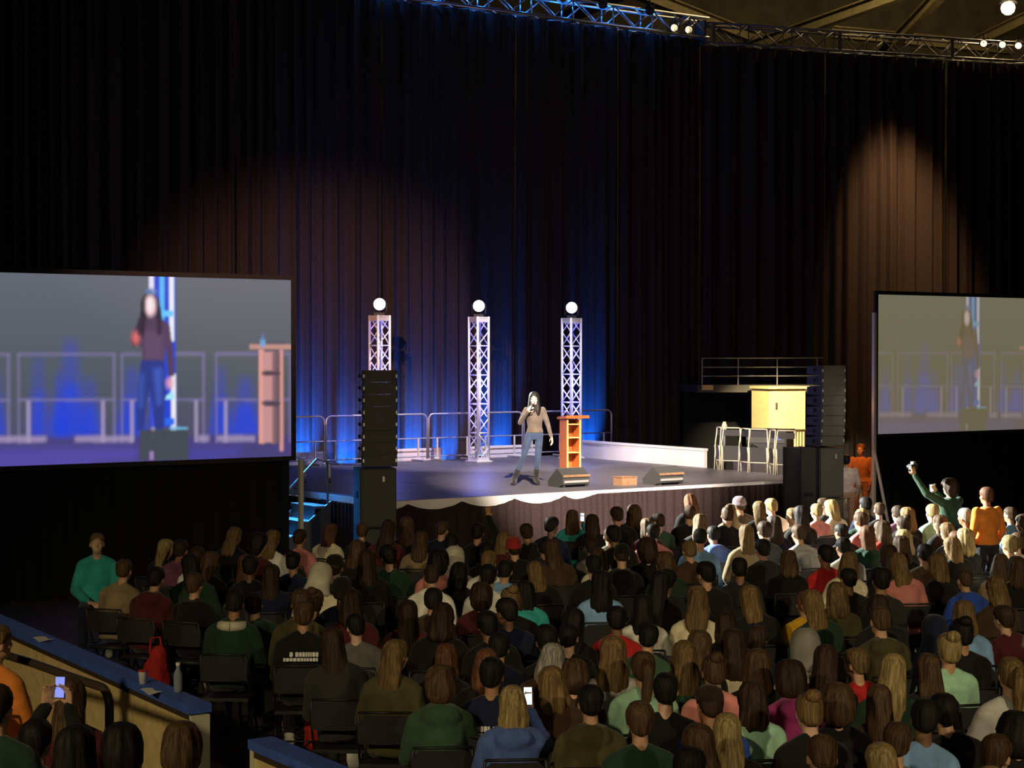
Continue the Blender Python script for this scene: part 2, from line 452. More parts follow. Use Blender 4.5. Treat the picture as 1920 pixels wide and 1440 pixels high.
# ------------------------------------------------------------------ light towers with lamps on top
TOWER = [(1.2, 'hidden'), (3.73, 'left'), (6.2, 'middle'), (8.68, 'right')]
tl = {'left': 'white-lit truss tower behind the left speaker stack', 'middle': 'white-lit truss tower left of the presenter, standing free', 'right': 'white-lit truss tower behind the lectern'}
ll = {'left': 'blazing white lamp on the tower behind the speaker stack', 'middle': 'blazing white lamp on the middle tower', 'right': 'blazing white lamp on the tower behind the lectern'}
ul = {'left': 'blue uplight inside the left tower', 'middle': 'blue uplight inside the middle tower', 'right': 'bright blue uplight at the foot of the right tower'}
TH = 3.15
for u, k in TOWER[1:]:
    t = empty('light_tower', uv(u, 7.84, STAGE_Z), THETA + .10, tl[k], 'light tower', 'truss light towers on the stage')
    MB().box((0, 0, .015), (.42, .42, .03)).build('base_plate', 'aluminium', t)
    MB().box((0, 0, TH - .015), (.34, .34, .03)).build('top_plate', 'aluminium', t)
    for z in (.06, TH - .07):
        for s in (-1, 1):
            MB().box((0, s * .15, z), (.3, .03, .09)).build('collar', 'aluminium', t)
            MB().box((s * .15, 0, z), (.03, .3, .09)).build('collar', 'aluminium', t)
    tt = box_truss(t, TH, .30, .30, 'aluminium', 'Z', .027, .013)
    rod('cable', (.0, .02, .1), (.0, .02, TH - .05), .016, 'aluminium', t)
    p = uv(u, 7.84, STAGE_Z + TH)
    f = empty('moving_head_lamp', p, 0, ll[k], 'stage lamp', 'lamps on the light towers')
    d = Vector((-p.x * .6 + .8, -p.y, -3)).normalized()
    MB().box((0, 0, .03), (.22, .2, .06)).build('base', 'black_metal', f)
    MB().path([(-.14, 0, .06), (-.15, 0, .2), (-.14, 0, .28)], .014, 6).build('yoke', 'black_metal', f)
    MB().path([(.14, 0, .06), (.15, 0, .2), (.14, 0, .28)], .014, 6).build('yoke', 'black_metal', f)
    hc = Vector((0, 0, .24))
    MB().lathe([(.05, -.16), (.11, -.12), (.13, .0), (.13, .06), (.12, .07)], hc, 18, d).build('head', 'black_metal', f, True)
    MB().lathe([(.125, .05), (.122, .09), (.10, .125), (.06, .145), (.001, .15)], hc, 20, d).build('lens', 'lamp_white', f.children[-1], True)
    up = empty('tower_uplight', uv(u + .02, 7.84, STAGE_Z + .03), THETA + .1, ul[k], 'uplight', 'blue uplights in the towers')
    MB().lathe([(.07, 0), (.08, .02), (.08, .10), (.07, .11)], n=14).build('housing', 'black_metal', up, True)
    MB().lathe([(.001, .112), (.068, .112), (.068, .118), (.001, .118)], n=14).build('lens', 'lamp_blue', up.children[0])
    q = uv(u, 7.84, STAGE_Z + .16)
    spot('tower_blue_light', q, q + Vector((0, 0, 3)), 1700 if k != 'right' else 2500, (.15, .12, 1.0), 24, .6, .05)
    point('tower_blue_glow_light', uv(u + .02, 7.84, STAGE_Z + 1.7), 60, (.12, .16, 1.0), .04)
# white beams of the tower lamps over the right half of the audience
spot('tower_beam_light', uv(3.73, 7.6, STAGE_Z + TH + .25), (6.6, 23.5, 1.0), 9000, (.94, 1.0, .90), 25, .7, .08)
spot('tower_beam_light', uv(6.2, 7.6, STAGE_Z + TH + .25), (7.5, 24.0, 1.0), 6000, (.95, 1.0, .90), 26, .7, .08)
# side light from a stand out of frame on the left, raking the right half of the front rows
spot('side_rake_light', (-11.0, 29.5, 8.5), (5.6, 24.0, 1.0), 110000, (.97, 1.0, .90), 25, .8, .10)

# blue LED pars at the foot of the curtain
for i, (px, pw) in enumerate(((580, 90), (663, 60), (785, 80), (850, 55), (950, 70), (1118, 75))):
    k = (px - CX) / FPX; o = uv(0, CURT_V - .5); u = (k * o.y - o.x) / (UD.x - k * UD.y)
    p = uv(u, CURT_V - .5, .25)
    f = empty('curtain_uplight', p, 0, 'blue curtain uplight ' + ('left of the speaker stack', 'behind the speaker stack', 'right of the speaker stack', 'left of the middle tower', 'behind the presenter', 'right of the lectern')[i], 'uplight', 'blue lamps at the foot of the curtain')
    f.location.z = 0
    MB().lathe([(.10, .02), (.10, .20), (.09, .21)], n=14).build('can', 'black_metal', f, True)
    MB().lathe([(.001, .212), (.088, .212), (.088, .218), (.001, .218)], n=14).build('lens', 'lamp_blue', f.children[0])
    MB().box((0, 0, .01), (.24, .24, .02)).build('base', 'black_metal', f)
    spot('curtain_blue_light', p, uv(u, CURT_V + .1, 1.75), pw * 80, (.008, .14, 1.0), 44, 1.0, .05)

# the front-of-house spotlight behind the camera, with an added stepped flag, unseen, shaped to cut its beam on the curtain
fx = empty('theatre_spotlight', KEY_LOC, 0, 'front-of-house spotlight with an added beam-shaping flag on an arm', 'spotlight')
aim = (Vector((-4.0, 39.7, 3.3)) - KEY_LOC).normalized()
MB().lathe([(.10, -.50), (.13, -.46), (.13, -.06), (.15, -.05), (.15, -.03), (.12, -.03)], (0, 0, 0), 16, aim).build('housing', 'black_metal', fx, True)
MB().path([(-.16, -.25, .1), (-.16, -.25, .3), (.16, -.25, .3), (.16, -.25, .1)], .015, 6).build('yoke', 'black_metal', fx)
MB().tube((0, -.25, .3), (0, -.25, 4.9), .02).build('hanger', 'black_metal', fx)
def curtain_pt(px, py):
    d = ray(px, py); k = d.x / d.y; o = uv(0, CURT_V); u = (k * o.y - o.x) / (UD.x - k * UD.y); p = o + UD * u
    return at_y(px, py, p.y)
FD = 2.2
edge = []
for px, py in ((800, -150), (818, 120), (826, 320), (868, 350), (878, 500), (886, 600), (922, 632), (982, 662), (992, 860), (1000, 1000)):
    d = (curtain_pt(px, py) - KEY_LOC); edge.append(d * (FD / d.dot(aim)))
rt = aim.cross(Vector((0, 0, 1))).normalized()
n_ = len(edge)
vs = [e for e in edge] + [e + rt * (.55 - (e - aim * FD).dot(rt)) for e in edge]
vs += [v + aim * .004 for v in vs]
fcs = []
for i in range(n_ - 1):
    fcs += [(i, i + 1, n_ + i + 1, n_ + i), (2 * n_ + i, 3 * n_ + i, 3 * n_ + i + 1, 2 * n_ + i + 1), (i, 2 * n_ + i, 2 * n_ + i + 1, i + 1), (n_ + i, n_ + i + 1, 3 * n_ + i + 1, 3 * n_ + i)]
fcs += [(0, n_, 3 * n_, 2 * n_), (n_ - 1, 3 * n_ - 1, 4 * n_ - 1, 2 * n_ - 1)]
fl = MB().add(vs, fcs).build('flag', 'black_metal', fx)
MB().tube((.16, 0, 0), aim * FD + rt * .5, .012).build('flag_arm', 'black_metal', fx)

# ------------------------------------------------------------------ projection screens
GW, GH = 384, 216
yy, xx = np.mgrid[0:GH, 0:GW]
SX = xx / (GW - 1); SY = yy / (GH - 1)             # SY: 0 bottom, 1 top
def s_of(px, py):
    """pixel seen on the left screen -> place on its picture"""
    s = 1 - (545 - px) / 592.0
    top = 513 + .022 * px; bot = 872 - .0312 * px
    return s, (bot - py) / (bot - top)
def inpoly(P):
    P = [s_of(*p) for p in P]; ins = np.zeros((GH, GW), bool); n = len(P)
    for i in range(n):
        x0, y0 = P[i]; x1, y1 = P[(i + 1) % n]
        if y0 == y1: continue
        c = ((y0 > SY) != (y1 > SY)) & (SX < (x1 - x0) * (SY - y0) / (y1 - y0) + x0)
        ins ^= c
    return ins.astype(float)
def blur(a, k):
    if k < 1: return a
    for ax in (0, 1):
        p = np.pad(a, [(k, k) if i == ax else (0, 0) for i in range(2)], mode='edge')
        a = sum(np.take(p, range(i, i + a.shape[ax]), axis=ax) for i in range(2 * k + 1)) / (2 * k + 1)
    return a
def L3(c): return np.array(srgb(c))
IMG = np.zeros((GH, GW, 3))
for k in range(3):
    t0, t1, t2 = L3((101, 107, 118))[k], L3((84, 92, 100))[k], L3((80, 74, 110))[k]
    IMG[..., k] = np.where(SY > .45, t1 + (t0 - t1) * (SY - .45) / .55, t2 + (t1 - t2) * SY / .45)
def paint(P, c, a=1.0, k=1):
    m = blur(inpoly(P), k)[..., None] * a
    IMG[:] = IMG * (1 - m) + L3(c) * m
def rect(x0, y0, x1, y1, c, a=1.0, k=1): paint([(x0, y0), (x1, y0), (x1, y1), (x0, y1)], c, a, k)
def oval(x, y, rx, ry, c, a=1.0, k=1): paint([(x + rx * math.cos(t * .3142), y + ry * math.sin(t * .3142)) for t in range(20)], c, a, k)
# blue glow of the uplights behind, floor, barriers
for x, w, h in ((57, 16, 150), (115, 30, 180), (95, 18, 120), (150, 22, 110), (228, 30, 130), (400, 20, 130), (450, 34, 110), (-20, 20, 120)):
    paint([(x - w, 818), (x - w * .3, 818 - h), (x + w * .3, 818 - h), (x + w, 818)], (38, 66, 215), .38, 7); paint([(x - w, 818), (x - w * .4, 818 - h * .55), (x + w * .4, 818 - h * .55), (x + w, 818)], (30, 70, 232), .6, 7)
paint([(-50, 822), (560, 815), (560, 870), (-50, 890)], (74, 66, 128), .9, 3)
paint([(-50, 840), (240, 838), (240, 862), (-50, 880)], (92, 80, 182), .65, 6)
paint([(335, 838), (440, 836), (440, 858), (335, 862)], (76, 72, 170), .6, 6)
for x0, x1 in ((-60, 8), (20, 198), (207, 370), (390, 545)):
    for a, b, c, d in ((x0, 660, x1, 667), (x0, 746, x1, 752), (x0, 664, x0 + 5, 830), (x1 - 6, 664, x1, 830)):
        rect(a, b, c, d, (128, 120, 165), .62, 1)
for x in (40, 174, 228, 268, 352, 410): rect(x - 4, 750, x + 4, 828, (165, 152, 190), .8, 1)
for x0, x1 in ((-40, 72), (122, 230), (355, 378), (392, 470)): rect(x0, 816, x1, 828, (170, 152, 190), .75, 2)
# light tower behind
rect(262, 505, 312, 800, (30, 70, 225), .85, 1)
rect(262, 505, 270, 560, (235, 235, 255), 1, 1); rect(281, 505, 290, 600, (95, 195, 255), .95, 1)
rect(300, 505, 309, 640, (240, 245, 255), 1, 1); rect(303, 700, 313, 808, (240, 240, 255), 1, 1)
rect(286, 583, 308, 594, (110, 205, 255), 1, 1); paint([(288, 748), (306, 730), (310, 748)], (170, 235, 255), 1, 1)
rect(290, 784, 310, 796, (50, 110, 240), 1, 1); rect(300, 800, 336, 806, (120, 190, 230), .9, 1)
# lectern with a bottle
rect(474, 640, 530, 835, (70, 70, 92), .5, 2)
rect(478, 655, 488, 832, (226, 160, 150), 1, 1); rect(521, 655, 529, 846, (214, 150, 142), 1, 1)
for a, b in ((660, 695), (704, 750), (762, 830)): rect(487, a, 512, b, (205, 150, 148), .95, 1); rect(506, a, 521, b, (120, 92, 100), .8, 1)
for y in (697, 753): rect(484, y, 523, y + 6, (92, 66, 76), .95, 1)
rect(459, 646, 548, 655, (196, 146, 136), 1, 1)
rect(481, 636, 491, 650, (110, 170, 220), .9, 1); rect(484, 626, 488, 638, (90, 130, 200), .8, 1)
# the speaker
paint([(247, 560), (263, 543), (280, 560), (288, 610), (282, 640), (246, 640), (244, 600)], (44, 40, 58), .95, 1)
oval(266, 547, 12, 7, (92, 132, 190), .7, 1)
paint([(248, 598), (280, 596), (300, 608), (308, 660), (310, 706), (298, 706), (293, 650), (290, 678), (250, 680), (246, 650), (228, 640), (232, 620)], (84, 66, 92), .97, 1)
paint([(252, 620), (286, 620), (288, 676), (252, 676)], (104, 80, 112), .8, 3)
paint([(246, 676), (290, 676), (292, 740), (288, 805), (272, 805), (262, 730), (254, 770), (250, 806), (236, 806), (238, 730)], (48, 62, 138), .96, 1)
paint([(268, 690), (286, 690), (284, 760), (276, 760)], (72, 98, 196), .8, 3); paint([(240, 700), (252, 700), (250, 765), (240, 765)], (66, 90, 180), .7, 3)
paint([(252, 606), (244, 640), (232, 652), (226, 640), (236, 612), (246, 598)], (66, 54, 78), .95, 1)
oval(264, 574, 11, 20, (255, 214, 222), .9, 3); oval(263, 572, 7, 14, (255, 240, 242), 1, 3); paint([(248, 566), (253, 556), (255, 600), (250, 632), (244, 630)], (40, 36, 52), .9, 2); paint([(275, 560), (283, 580), (285, 628), (277, 628), (277, 590)], (40, 36, 52), .9, 2)
oval(236, 633, 7, 13, (232, 118, 116), .9, 3); oval(301, 718, 7, 11, (242, 172, 180), .9, 3); rect(240, 596, 246, 628, (52, 46, 60), .8, 1)
rect(243, 806, 336, 862, (70, 76, 84), .97, 1); rect(262, 845, 269, 862, (170, 140, 205), .8, 1)
IMG = np.clip(np.stack([blur(IMG[..., k], 1) for k in range(3)], -1), 0, 1)
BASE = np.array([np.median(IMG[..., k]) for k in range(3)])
ambient_wash = np.stack([np.full((GH, GW), v) for v in L3((112, 106, 88))], -1)  # ambient light on the right screen, put into its emitted colours
IMG2 = np.clip(ambient_wash + (IMG - BASE) * .30, .01, 1)

def picture_mesh(name, img, w, h, rough):
    n = GW * GH
    co = np.zeros((n, 3)); co[:, 0] = (SX * w).ravel(); co[:, 2] = (SY * h).ravel()
    idx = np.arange(n).reshape(GH, GW)
    q = np.stack([idx[:-1, :-1], idx[:-1, 1:], idx[1:, 1:], idx[1:, :-1]], -1).reshape(-1, 4)
    me = bpy.data.meshes.new(name); me.from_pydata(co.tolist(), [], q.tolist()); me.update()
    at = me.attributes.new('picture', 'FLOAT_COLOR', 'POINT')
    at.data.foreach_set('color', np.concatenate([img.reshape(-1, 3), np.ones((n, 1))], 1).astype(np.float32).ravel())
    m = bpy.data.materials.new(name); m.use_nodes = True; nt = m.node_tree; b = nt.nodes['Principled BSDF']
    a = nt.nodes.new('ShaderNodeAttribute'); a.attribute_name = 'picture'
    b.inputs['Base Color'].default_value = (.035, .035, .035, 1); b.inputs['Roughness'].default_value = .9; b.inputs['Specular IOR Level'].default_value = 0
    nt.links.new(a.outputs['Color'], b.inputs['Emission Color']); b.inputs['Emission Strength'].default_value = .95
    me.materials.append(m)
    return me
SCW, SCH = 4.87, 2.74
def screen(u, z, img, label, nm):
    t = empty('projection_screen', uv(u, .35), THETA, label, 'screen', 'projection screens beside the stage')
    MB().box((SCW / 2, .03, z + SCH / 2), (SCW, .02, SCH)).build('backing', 'screen_frame', t)
    link('picture', picture_mesh(nm, img, SCW, SCH, 1), t.children[0], (0, 0, z))
    fw = .07
    for a, b in (((SCW / 2, 0, z - fw / 2), (SCW + 2 * fw, .06, fw)), ((SCW / 2, 0, z + SCH + fw / 2), (SCW + 2 * fw, .06, fw)),
                 ((-fw / 2, 0, z + SCH / 2), (fw, .06, SCH)), ((SCW + fw / 2, 0, z + SCH / 2), (fw, .06, SCH))):
        MB().box(a, b).build('frame_bar', 'screen_frame', t)
    return t
sl = screen(-2.1 - SCW, 1.95, IMG, 'left projection screen showing the presenter and a lectern', 'picture_left')
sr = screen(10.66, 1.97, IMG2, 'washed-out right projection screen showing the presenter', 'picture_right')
for u, lab in ((-2.1 - SCW - .1, 'black drape below the left screen'), (10.6, 'black drape below the right screen')):
    o = drape('screen_drape', uv(u, .42), UD, VD, SCW + .1, 1.9, int(90 + u), 'velour_dress', .03, .2, 5, .01, .05); tag(o, lab, 'drape')
# legs of the screens
def screen_leg(t, x, z1, brace, m):
    MB().box((x, -.05, z1 / 2), (.06, .07, z1)).build('leg', m, t)
    MB().box((x, -.05, .02), (.1, .9, .04)).build('foot', m, t)
    if brace: MB().tube((x, -.05, 1.7), (x - .25, -.75, .03), .03).build('brace', m, t)
screen_leg(sl, SCW + .14, 1.9, False, 'cream_metal')
screen_leg(sr, -.13, 4.35, True, 'aluminium')

# ------------------------------------------------------------------ loudspeaker stacks
def sub(loc, rz, w, d, h, label):
    t = empty('subwoofer', loc, rz, label, 'speaker', 'subwoofers')
    MB().box((0, 0, h / 2), (w, d, h - .01)).build('cabinet', 'cabinet', t)
    gr = MB().box((0, -d / 2 - .008, h / 2), (w - .04, .016, h - .06)).build('grille', 'grille', t)
    MB().box((.08, -d / 2 - .02, h * .82), (.03, .012, .08)).build('badge', 'hardware', gr)
    for s in (-1, 1): MB().box((s * (w / 2 + .004), 0, h * .55), (.012, .22, .10)).build('handle', 'black_metal', t)
def array(base, rz, n, w, side_d, label_f, group, tilt0=-2.0, dt=2.2, h=.185):
    """splayed line-array cabinets, each a thing of its own, standing one on the other"""
    M0 = Matrix.Translation(base) @ Matrix.Rotation(rz, 4, 'Z')
    y = 0.0; z = 0.0
    for i in range(n):
        a = R(tilt0 + dt * (n - 1 - i) * .55) 
        t = empty('line_array_cabinet', (0, 0, 0), 0, label_f(i, n), 'speaker', group)
        Mt = M0 @ Matrix.Translation((0, y, z)) @ Matrix.Rotation(-a * .35, 4, 'X')
        t.location = Mt.to_translation(); t.rotation_euler = Mt.to_euler()
        fb, bb = h - .002, h * .80
        prof = [(-side_d / 2, 0), (side_d / 2, (h - bb) / 2), (side_d / 2, (h + bb) / 2 - .01), (-side_d / 2, fb)]
        m = MB(); 
        vs = [(sx * w / 2 * (1 if k in (0, 3) else .8), prof[k][0], prof[k][1]) for sx in (-1, 1) for k in range(4)]
        m.add(vs, [(0, 1, 2, 3), (7, 6, 5, 4), (0, 4, 5, 1), (1, 5, 6, 2), (2, 6, 7, 3), (3, 7, 4, 0)])
        cb = m.build('cabinet', 'cabinet', t)
        MB().box((0, -side_d / 2 - .008, h / 2), (w - .05, .014, h - .008)).build('grille', 'grille', t)
        for s in (-1, 1):
            MB().box((s * (w / 2 - .02), -side_d / 2 - .006, h * .5), (.02, .02, .05)).build('rigging_pin', 'hardware', cb)
            MB().box((s * (w / 2 + .004), .03, h * .5), (.02, .16, .05)).build('rigging_plate', 'black_metal', cb)
        z += h; y += -.004 * (n / 2 - i)
ORD = ['top', 'second from the top', 'third from the top', 'fourth from the top', 'fifth from the top', 'sixth from the top', 'seventh from the top', 'bottom']
LP = Vector((-2.06, 26.9, 0)); LRZ = R(14)
for k, zz in enumerate((0, .91)):
    sub(LP + Vector((-.04, 0, zz)), LRZ, .56, .62, .90, ('lower' if k == 0 else 'upper') + ' black subwoofer of the stack left of the stage')
array(LP + Vector((.0, .02, 1.82)), LRZ, 8, .54, .42, lambda i, n: ORD[n - 1 - i] + ' cabinet of the black line array left of the stage', 'left line array')
RP = Vector((5.72, 32.25, 0)); RRZ = R(20)
for k, zz in enumerate((0, .925)):
    sub(RP + Vector((0, 0, zz)), RRZ, .50, .55, .92, ('lower' if k == 0 else 'upper') + ' subwoofer of the brownish stack right of the stage')
array(RP + Vector((0, .02, 1.86)), RRZ, 8, .50, .62, lambda i, n: ORD[n - 1 - i] + ' cabinet of the line array right of the stage', 'right line array')
# dark amplifier cases left of the right stack
def road_case(loc, rz, size, label):
    t = empty('road_case', loc, rz, label, 'case')
    w, d, h = size
    MB().box((0, 0, h / 2 + .08), (w, d, h - .16)).build('body', 'cabinet', t)
    for sx in (-1, 1):
        for sy in (-1, 1):
            MB().box((sx * w / 2, sy * d / 2, h / 2 + .08), (.03, .03, h - .15)).build('corner_rail', 'black_metal', t)
            MB().lathe([(.04, -.02), (.04, .02)], (sx * (w / 2 - .06), sy * (d / 2 - .06), .04), 10, (1, 0, 0)).build('caster', 'black_plastic', t)
    MB().box((0, -d / 2 - .01, h * .55), (w * .5, .02, .05)).build('latch_rail', 'black_metal', t)
road_case(Vector((5.20, 31.72, 0)), THETA, (.40, .42, 1.86), 'tall dark equipment case left of the right speaker stack')

# ------------------------------------------------------------------ lectern
le = empty('lectern', at_z(1076, 881, STAGE_Z), R(31) , 'orange wooden lectern with open shelves beside the presenter', 'lectern')
LW, LD, LH = .44, .40, 1.02
MB().box((-LW / 2 - .0, 0, LH / 2), (.025, LD, LH)).build('side_panel', 'orange_wood', le)
MB().box((LW / 2 - .17, 0, LH / 2), (.025, LD, LH)).build('side_panel', 'orange_wood', le)
MB().box((-.085, LD / 2 - .01, LH / 2), (LW - .17, .02, LH)).build('front_panel', 'orange_wood', le)
for z in (.03, .36, .66, .93): MB().box((-.085, -.0, z), (LW - .19, LD - .03, .022)).build('shelf', 'light_wood', le)
for x in (-LW / 2, LW / 2 - .17): MB().box((x, -LD / 2 - .006, LH / 2), (.034, .014, LH)).build('edging', 'light_wood', le)
MB().prism([(-LD / 2 - .06, LH + .03), (LD / 2 + .05, LH), (LD / 2 + .05, LH + .05), (-LD / 2 - .06, LH + .09)], LW + .06, Matrix(((0, 0, 1, -LW / 2 - .05), (1, 0, 0, 0), (0, 1, 0, 0), (0, 0, 0, 1)))).build('top', 'orange_wood', le)
le.rotation_euler = (0, 0, R(20))

# wedge monitors and a small box on the stage edge
def wedge(px, py, rz, label):
    t = empty('stage_monitor', at_z(px, py, STAGE_Z), rz, label, 'monitor', 'wedge monitors on the stage')
    w = .58
    M = Matrix(((0, 0, 1, -w / 2), (1, 0, 0, 0), (0, 1, 0, 0), (0, 0, 0, 1)))
    MB().prism([(-.20, .05), (-.05, .0), (.24, .0), (.26, .10), (-.02, .33), (-.20, .20)], w, M).build('cabinet', 'cabinet', t)
    n = Vector((0, .60, .71)).normalized()
    c = Vector((0, .125, .222))
    MB().box(c, (w - .05, .34, .012), Matrix.Rotation(math.atan2(-.23, .28), 3, 'X')).build('grille', 'grille', t)
    MB().box((0, -.21, .20), (w, .02, .04)).build('trim_bar', 'tan_cloth', t)
    MB().box((0, -.21, .10), (w * .9, .012, .04)).build('connector_plate', 'hardware', t)
    for s in (-1, 1): MB().box((s * (w / 2 - .05), -.15, .02), (.05, .05, .05)).build('foot', 'black_plastic', t)
wedge(1068, 912, THETA, 'black wedge monitor in front of the lectern')
wedge(1245, 908, THETA + .05, 'black wedge monitor at the right part of the stage edge')
t = empty('small_box', at_z(1172, 909, STAGE_Z), THETA, 'small brown box between the two wedge monitors', 'box')
MB().box((0, 0, .07), (.34, .26, .14)).build('body', 'tan_cloth', t); MB().box((0, 0, .145), (.36, .28, .012)).build('lid', 'tan_cloth', t)

# ------------------------------------------------------------------ steps and gear at the left end of the stage
st = empty('stage_steps', uv(-.72, 2.1), THETA + math.pi / 2, 'blue-lit metal steps with handrails at the left end of the stage', 'steps')
for i in range(4):
    MB().box((0, .15 + i * .26, 1.0 - i * .24), (.9, .28, .04)).build('tread', 'steel', st)
    MB().box((0, .28 + i * .26, .88 - i * .24), (.86, .02, .2)).build('riser', 'dull_steel', st)
for s in (-1, 1):
    MB().prism([(0, 0), (1.15, 0), (1.15, .22), (0, 1.1)], .03, Matrix(((0, 0, 1, s * .46), (1, 0, 0, 0), (0, 1, 0, 0), (0, 0, 0, 1)))).build('stringer', 'dull_steel', st)
    MB().path([(s * .44, .05, 1.0), (s * .44, .05, 1.75), (s * .44, .25, 1.8), (s * .44, 1.05, 1.05), (s * .44, 1.08, .1)], .02).build('handrail', 'dull_steel', st)
# two lit posts and a drum-like cluster of blue boxes seen beside the left screen leg
for px, lab in ((570, 'left slim lit post behind the blue gear by the left screen'), (617, 'right slim lit post beside the blue gear')):
    p = at_z(px, 905, STAGE_Z); t = empty('lit_post', p, 0, lab, 'post')
    MB().lathe([(.05, 0), (.05, .02), (.02, .03), (.02, .08)], n=12).build('base', 'black_metal', t)
    MB().lathe([(.018, .08), (.034, .14), (.03, .22), (.008, .34)], n=12).build('lamp', 'paper', t, True)
def gear(px, py, z, w, h, label, m, rz=0):
    p = at_z(px, py, z); t = empty('gear_case', p, THETA + rz, label, 'case', 'cases by the left end of the stage')
    MB().box((0, 0, h / 2), (w, w * .8, h - .01)).build('body', m, t)
    MB().box((0, 0, h + .002), (w + .02, w * .82, .02)).build('lid', 'black_metal', t.children[0])
    MB().box((0, -w * .4 - .008, h * .55), (w * .3, .016, .04)).build('handle', 'hardware', t)
gear(590, 1003, 0, .42, .55, 'blue case on the floor at the foot of the steps', 'blue_vinyl')
gear(612, 1010, 0, .30, .42, 'small blue case right of the steps', 'blue_vinyl', .4)
gear(572, 1012, 0, .36, .34, 'low blue case beside the left screen leg', 'blue_vinyl', -.2)
spot('gear_blue_light', uv(-1.0, 3.6, 2.6), uv(-1.9, 1.0, .6), 1100, (.04, .32, 1.0), 60, .6, .1)

# ------------------------------------------------------------------ railed ledge and lit wall behind the stage's right end
ly = 43.0
a = at_y(1316, 722, ly); b = at_y(1545, 726, ly + .6)
lx = b.x - a.x
t = empty('railed_ledge', (a.x, ly, 0), R(8), 'dark concrete ledge with a thin railing behind the right end of the stage', 'ledge')
MB().box((lx / 2, 1.0, a.z - .09), (lx + .2, 2.0, .18)).build('slab', 'concrete', t)
MB().box((.14, -.01, a.z - .06), (.28, .04, .12)).build('end_cap', 'yellow_wall', t)
MB().box((lx / 2, 2.0, a.z / 2 - .1), (lx, .1, a.z - .2)).build('rear_wall', 'velour_dress', t)
hr = .66
for x in (.02, lx * .30, lx * .62, lx * .95): MB().tube((x, .06, a.z), (x, .06, a.z + hr), .018).build('rail_post', 'dull_steel', t)
for k in (.33, .66, 1.0): MB().tube((.0, .06, a.z + hr * k), (lx, .06, a.z + hr * k), .016).build('rail', 'dull_steel', t)
c0 = at_y(1424, 860, 42.2); c1 = at_y(1512, 860, 42.2)
t = empty('wall_block', ((c0.x + c1.x) / 2, 42.6, 0), R(23), 'bright yellow-lit wall block below the railed ledge', 'wall block')
MB().box((0, .1, 1.36), (1.02, .8, 2.72)).build('block', 'yellow_wall', t)
MB().box((0, .06, 2.74), (1.12, .92, .06)).build('coping', 'yellow_wall', t)
for k in range(5): MB().tube((.15 + k * .08, -.34, .5), (.15 + k * .08, -.34, 1.72), .012).build('baluster', 'brown_metal', t)
MB().tube((.13, -.34, 1.72), (.50, -.34, 1.72), .014).build('gate_rail', 'brown_metal', t)
MB().box((-.3, -.31, 2.3), (.05, .02, .16)).build('notice', 'brown_metal', t)
spot('wall_warm_light', at_y(1470, 560, 38.0), ((c0.x + c1.x) / 2, 42.3, 1.6), 6000, (1.0, .80, .46), 42, .6, .1)
# folded chairs leaning in a row on the boards, with an equipment rack behind
FC = None
fold = MB()
for s in (-1, 1):
    fold.path([(s * .2, 0, 0), (s * .2, .02, .55), (s * .17, .05, .86)], .013, 6)
    fold.path([(s * .18, .06, 0), (s * .18, .0, .5)], .012, 6)
fold.tube((-.17, .05, .86), (.17, .05, .86), .013); fold.tube((-.2, .01, .2), (.2, .01, .2), .01)
fme = fold.mesh('frame', 'cream_metal', True)
sme = MB().box((0, .03, .35), (.34, .02, .30)).mesh('seat', 'black_plastic'); bme = MB().box((0, .055, .76), (.32, .02, .12)).mesh('backrest', 'black_plastic')
nm = ['leftmost', 'second from the left', 'third from the left', 'fourth from the left', 'fifth from the left', 'rightmost']
for i in range(6):
    t = empty('folded_chair', uv(8.78 + .03 * (i % 2), 2.95 - i * .40, STAGE_Z), THETA + math.pi / 2 * -1 + (.55 if i % 2 else -.45) + rnd.uniform(-.25, .25), nm[i] + ' of the folded metal chairs leaning on the white boards', 'chair', 'folded chairs at the stage side')
    link('frame', fme, t); link('seat', sme, t); link('backrest', bme, t)
p = uv(9.9, 2.6)
t = empty('equipment_rack', (p.x, p.y, 0), THETA + R(-60), 'dark equipment rack with a small blue light behind the folded chairs', 'rack')
MB().box((0, 0, 1.0), (.85, .5, 1.96)).build('body', 'cabinet', t); MB().box((0, -.26, 1.85), (.8, .02, .22)).build('panel', 'grille', t)
MB().box((.28, -.275, 1.84), (.07, .012, .07)).build('display', 'blue_glow', t.children[1]); MB().box((0, 0, 2.0), (.9, .54, .03)).build('top', 'black_metal', t)
# exit post lamp in the dark gap between the boards
p = uv(9.5, 3.55); t = empty('gap_post', (p.x, p.y, 0), 0, 'thin dark post standing in the gap between the white boards', 'post')
MB().tube((0, 0, 0), (0, 0, 2.0), .03).build('pole', 'dull_steel', t); MB().lathe([(.05, 1.98), (.06, 2.05), (.03, 2.14)], n=10).build('head', 'cream_metal', t)
MB().box((0, 0, .015), (.3, .3, .03)).build('base', 'dull_steel', t)

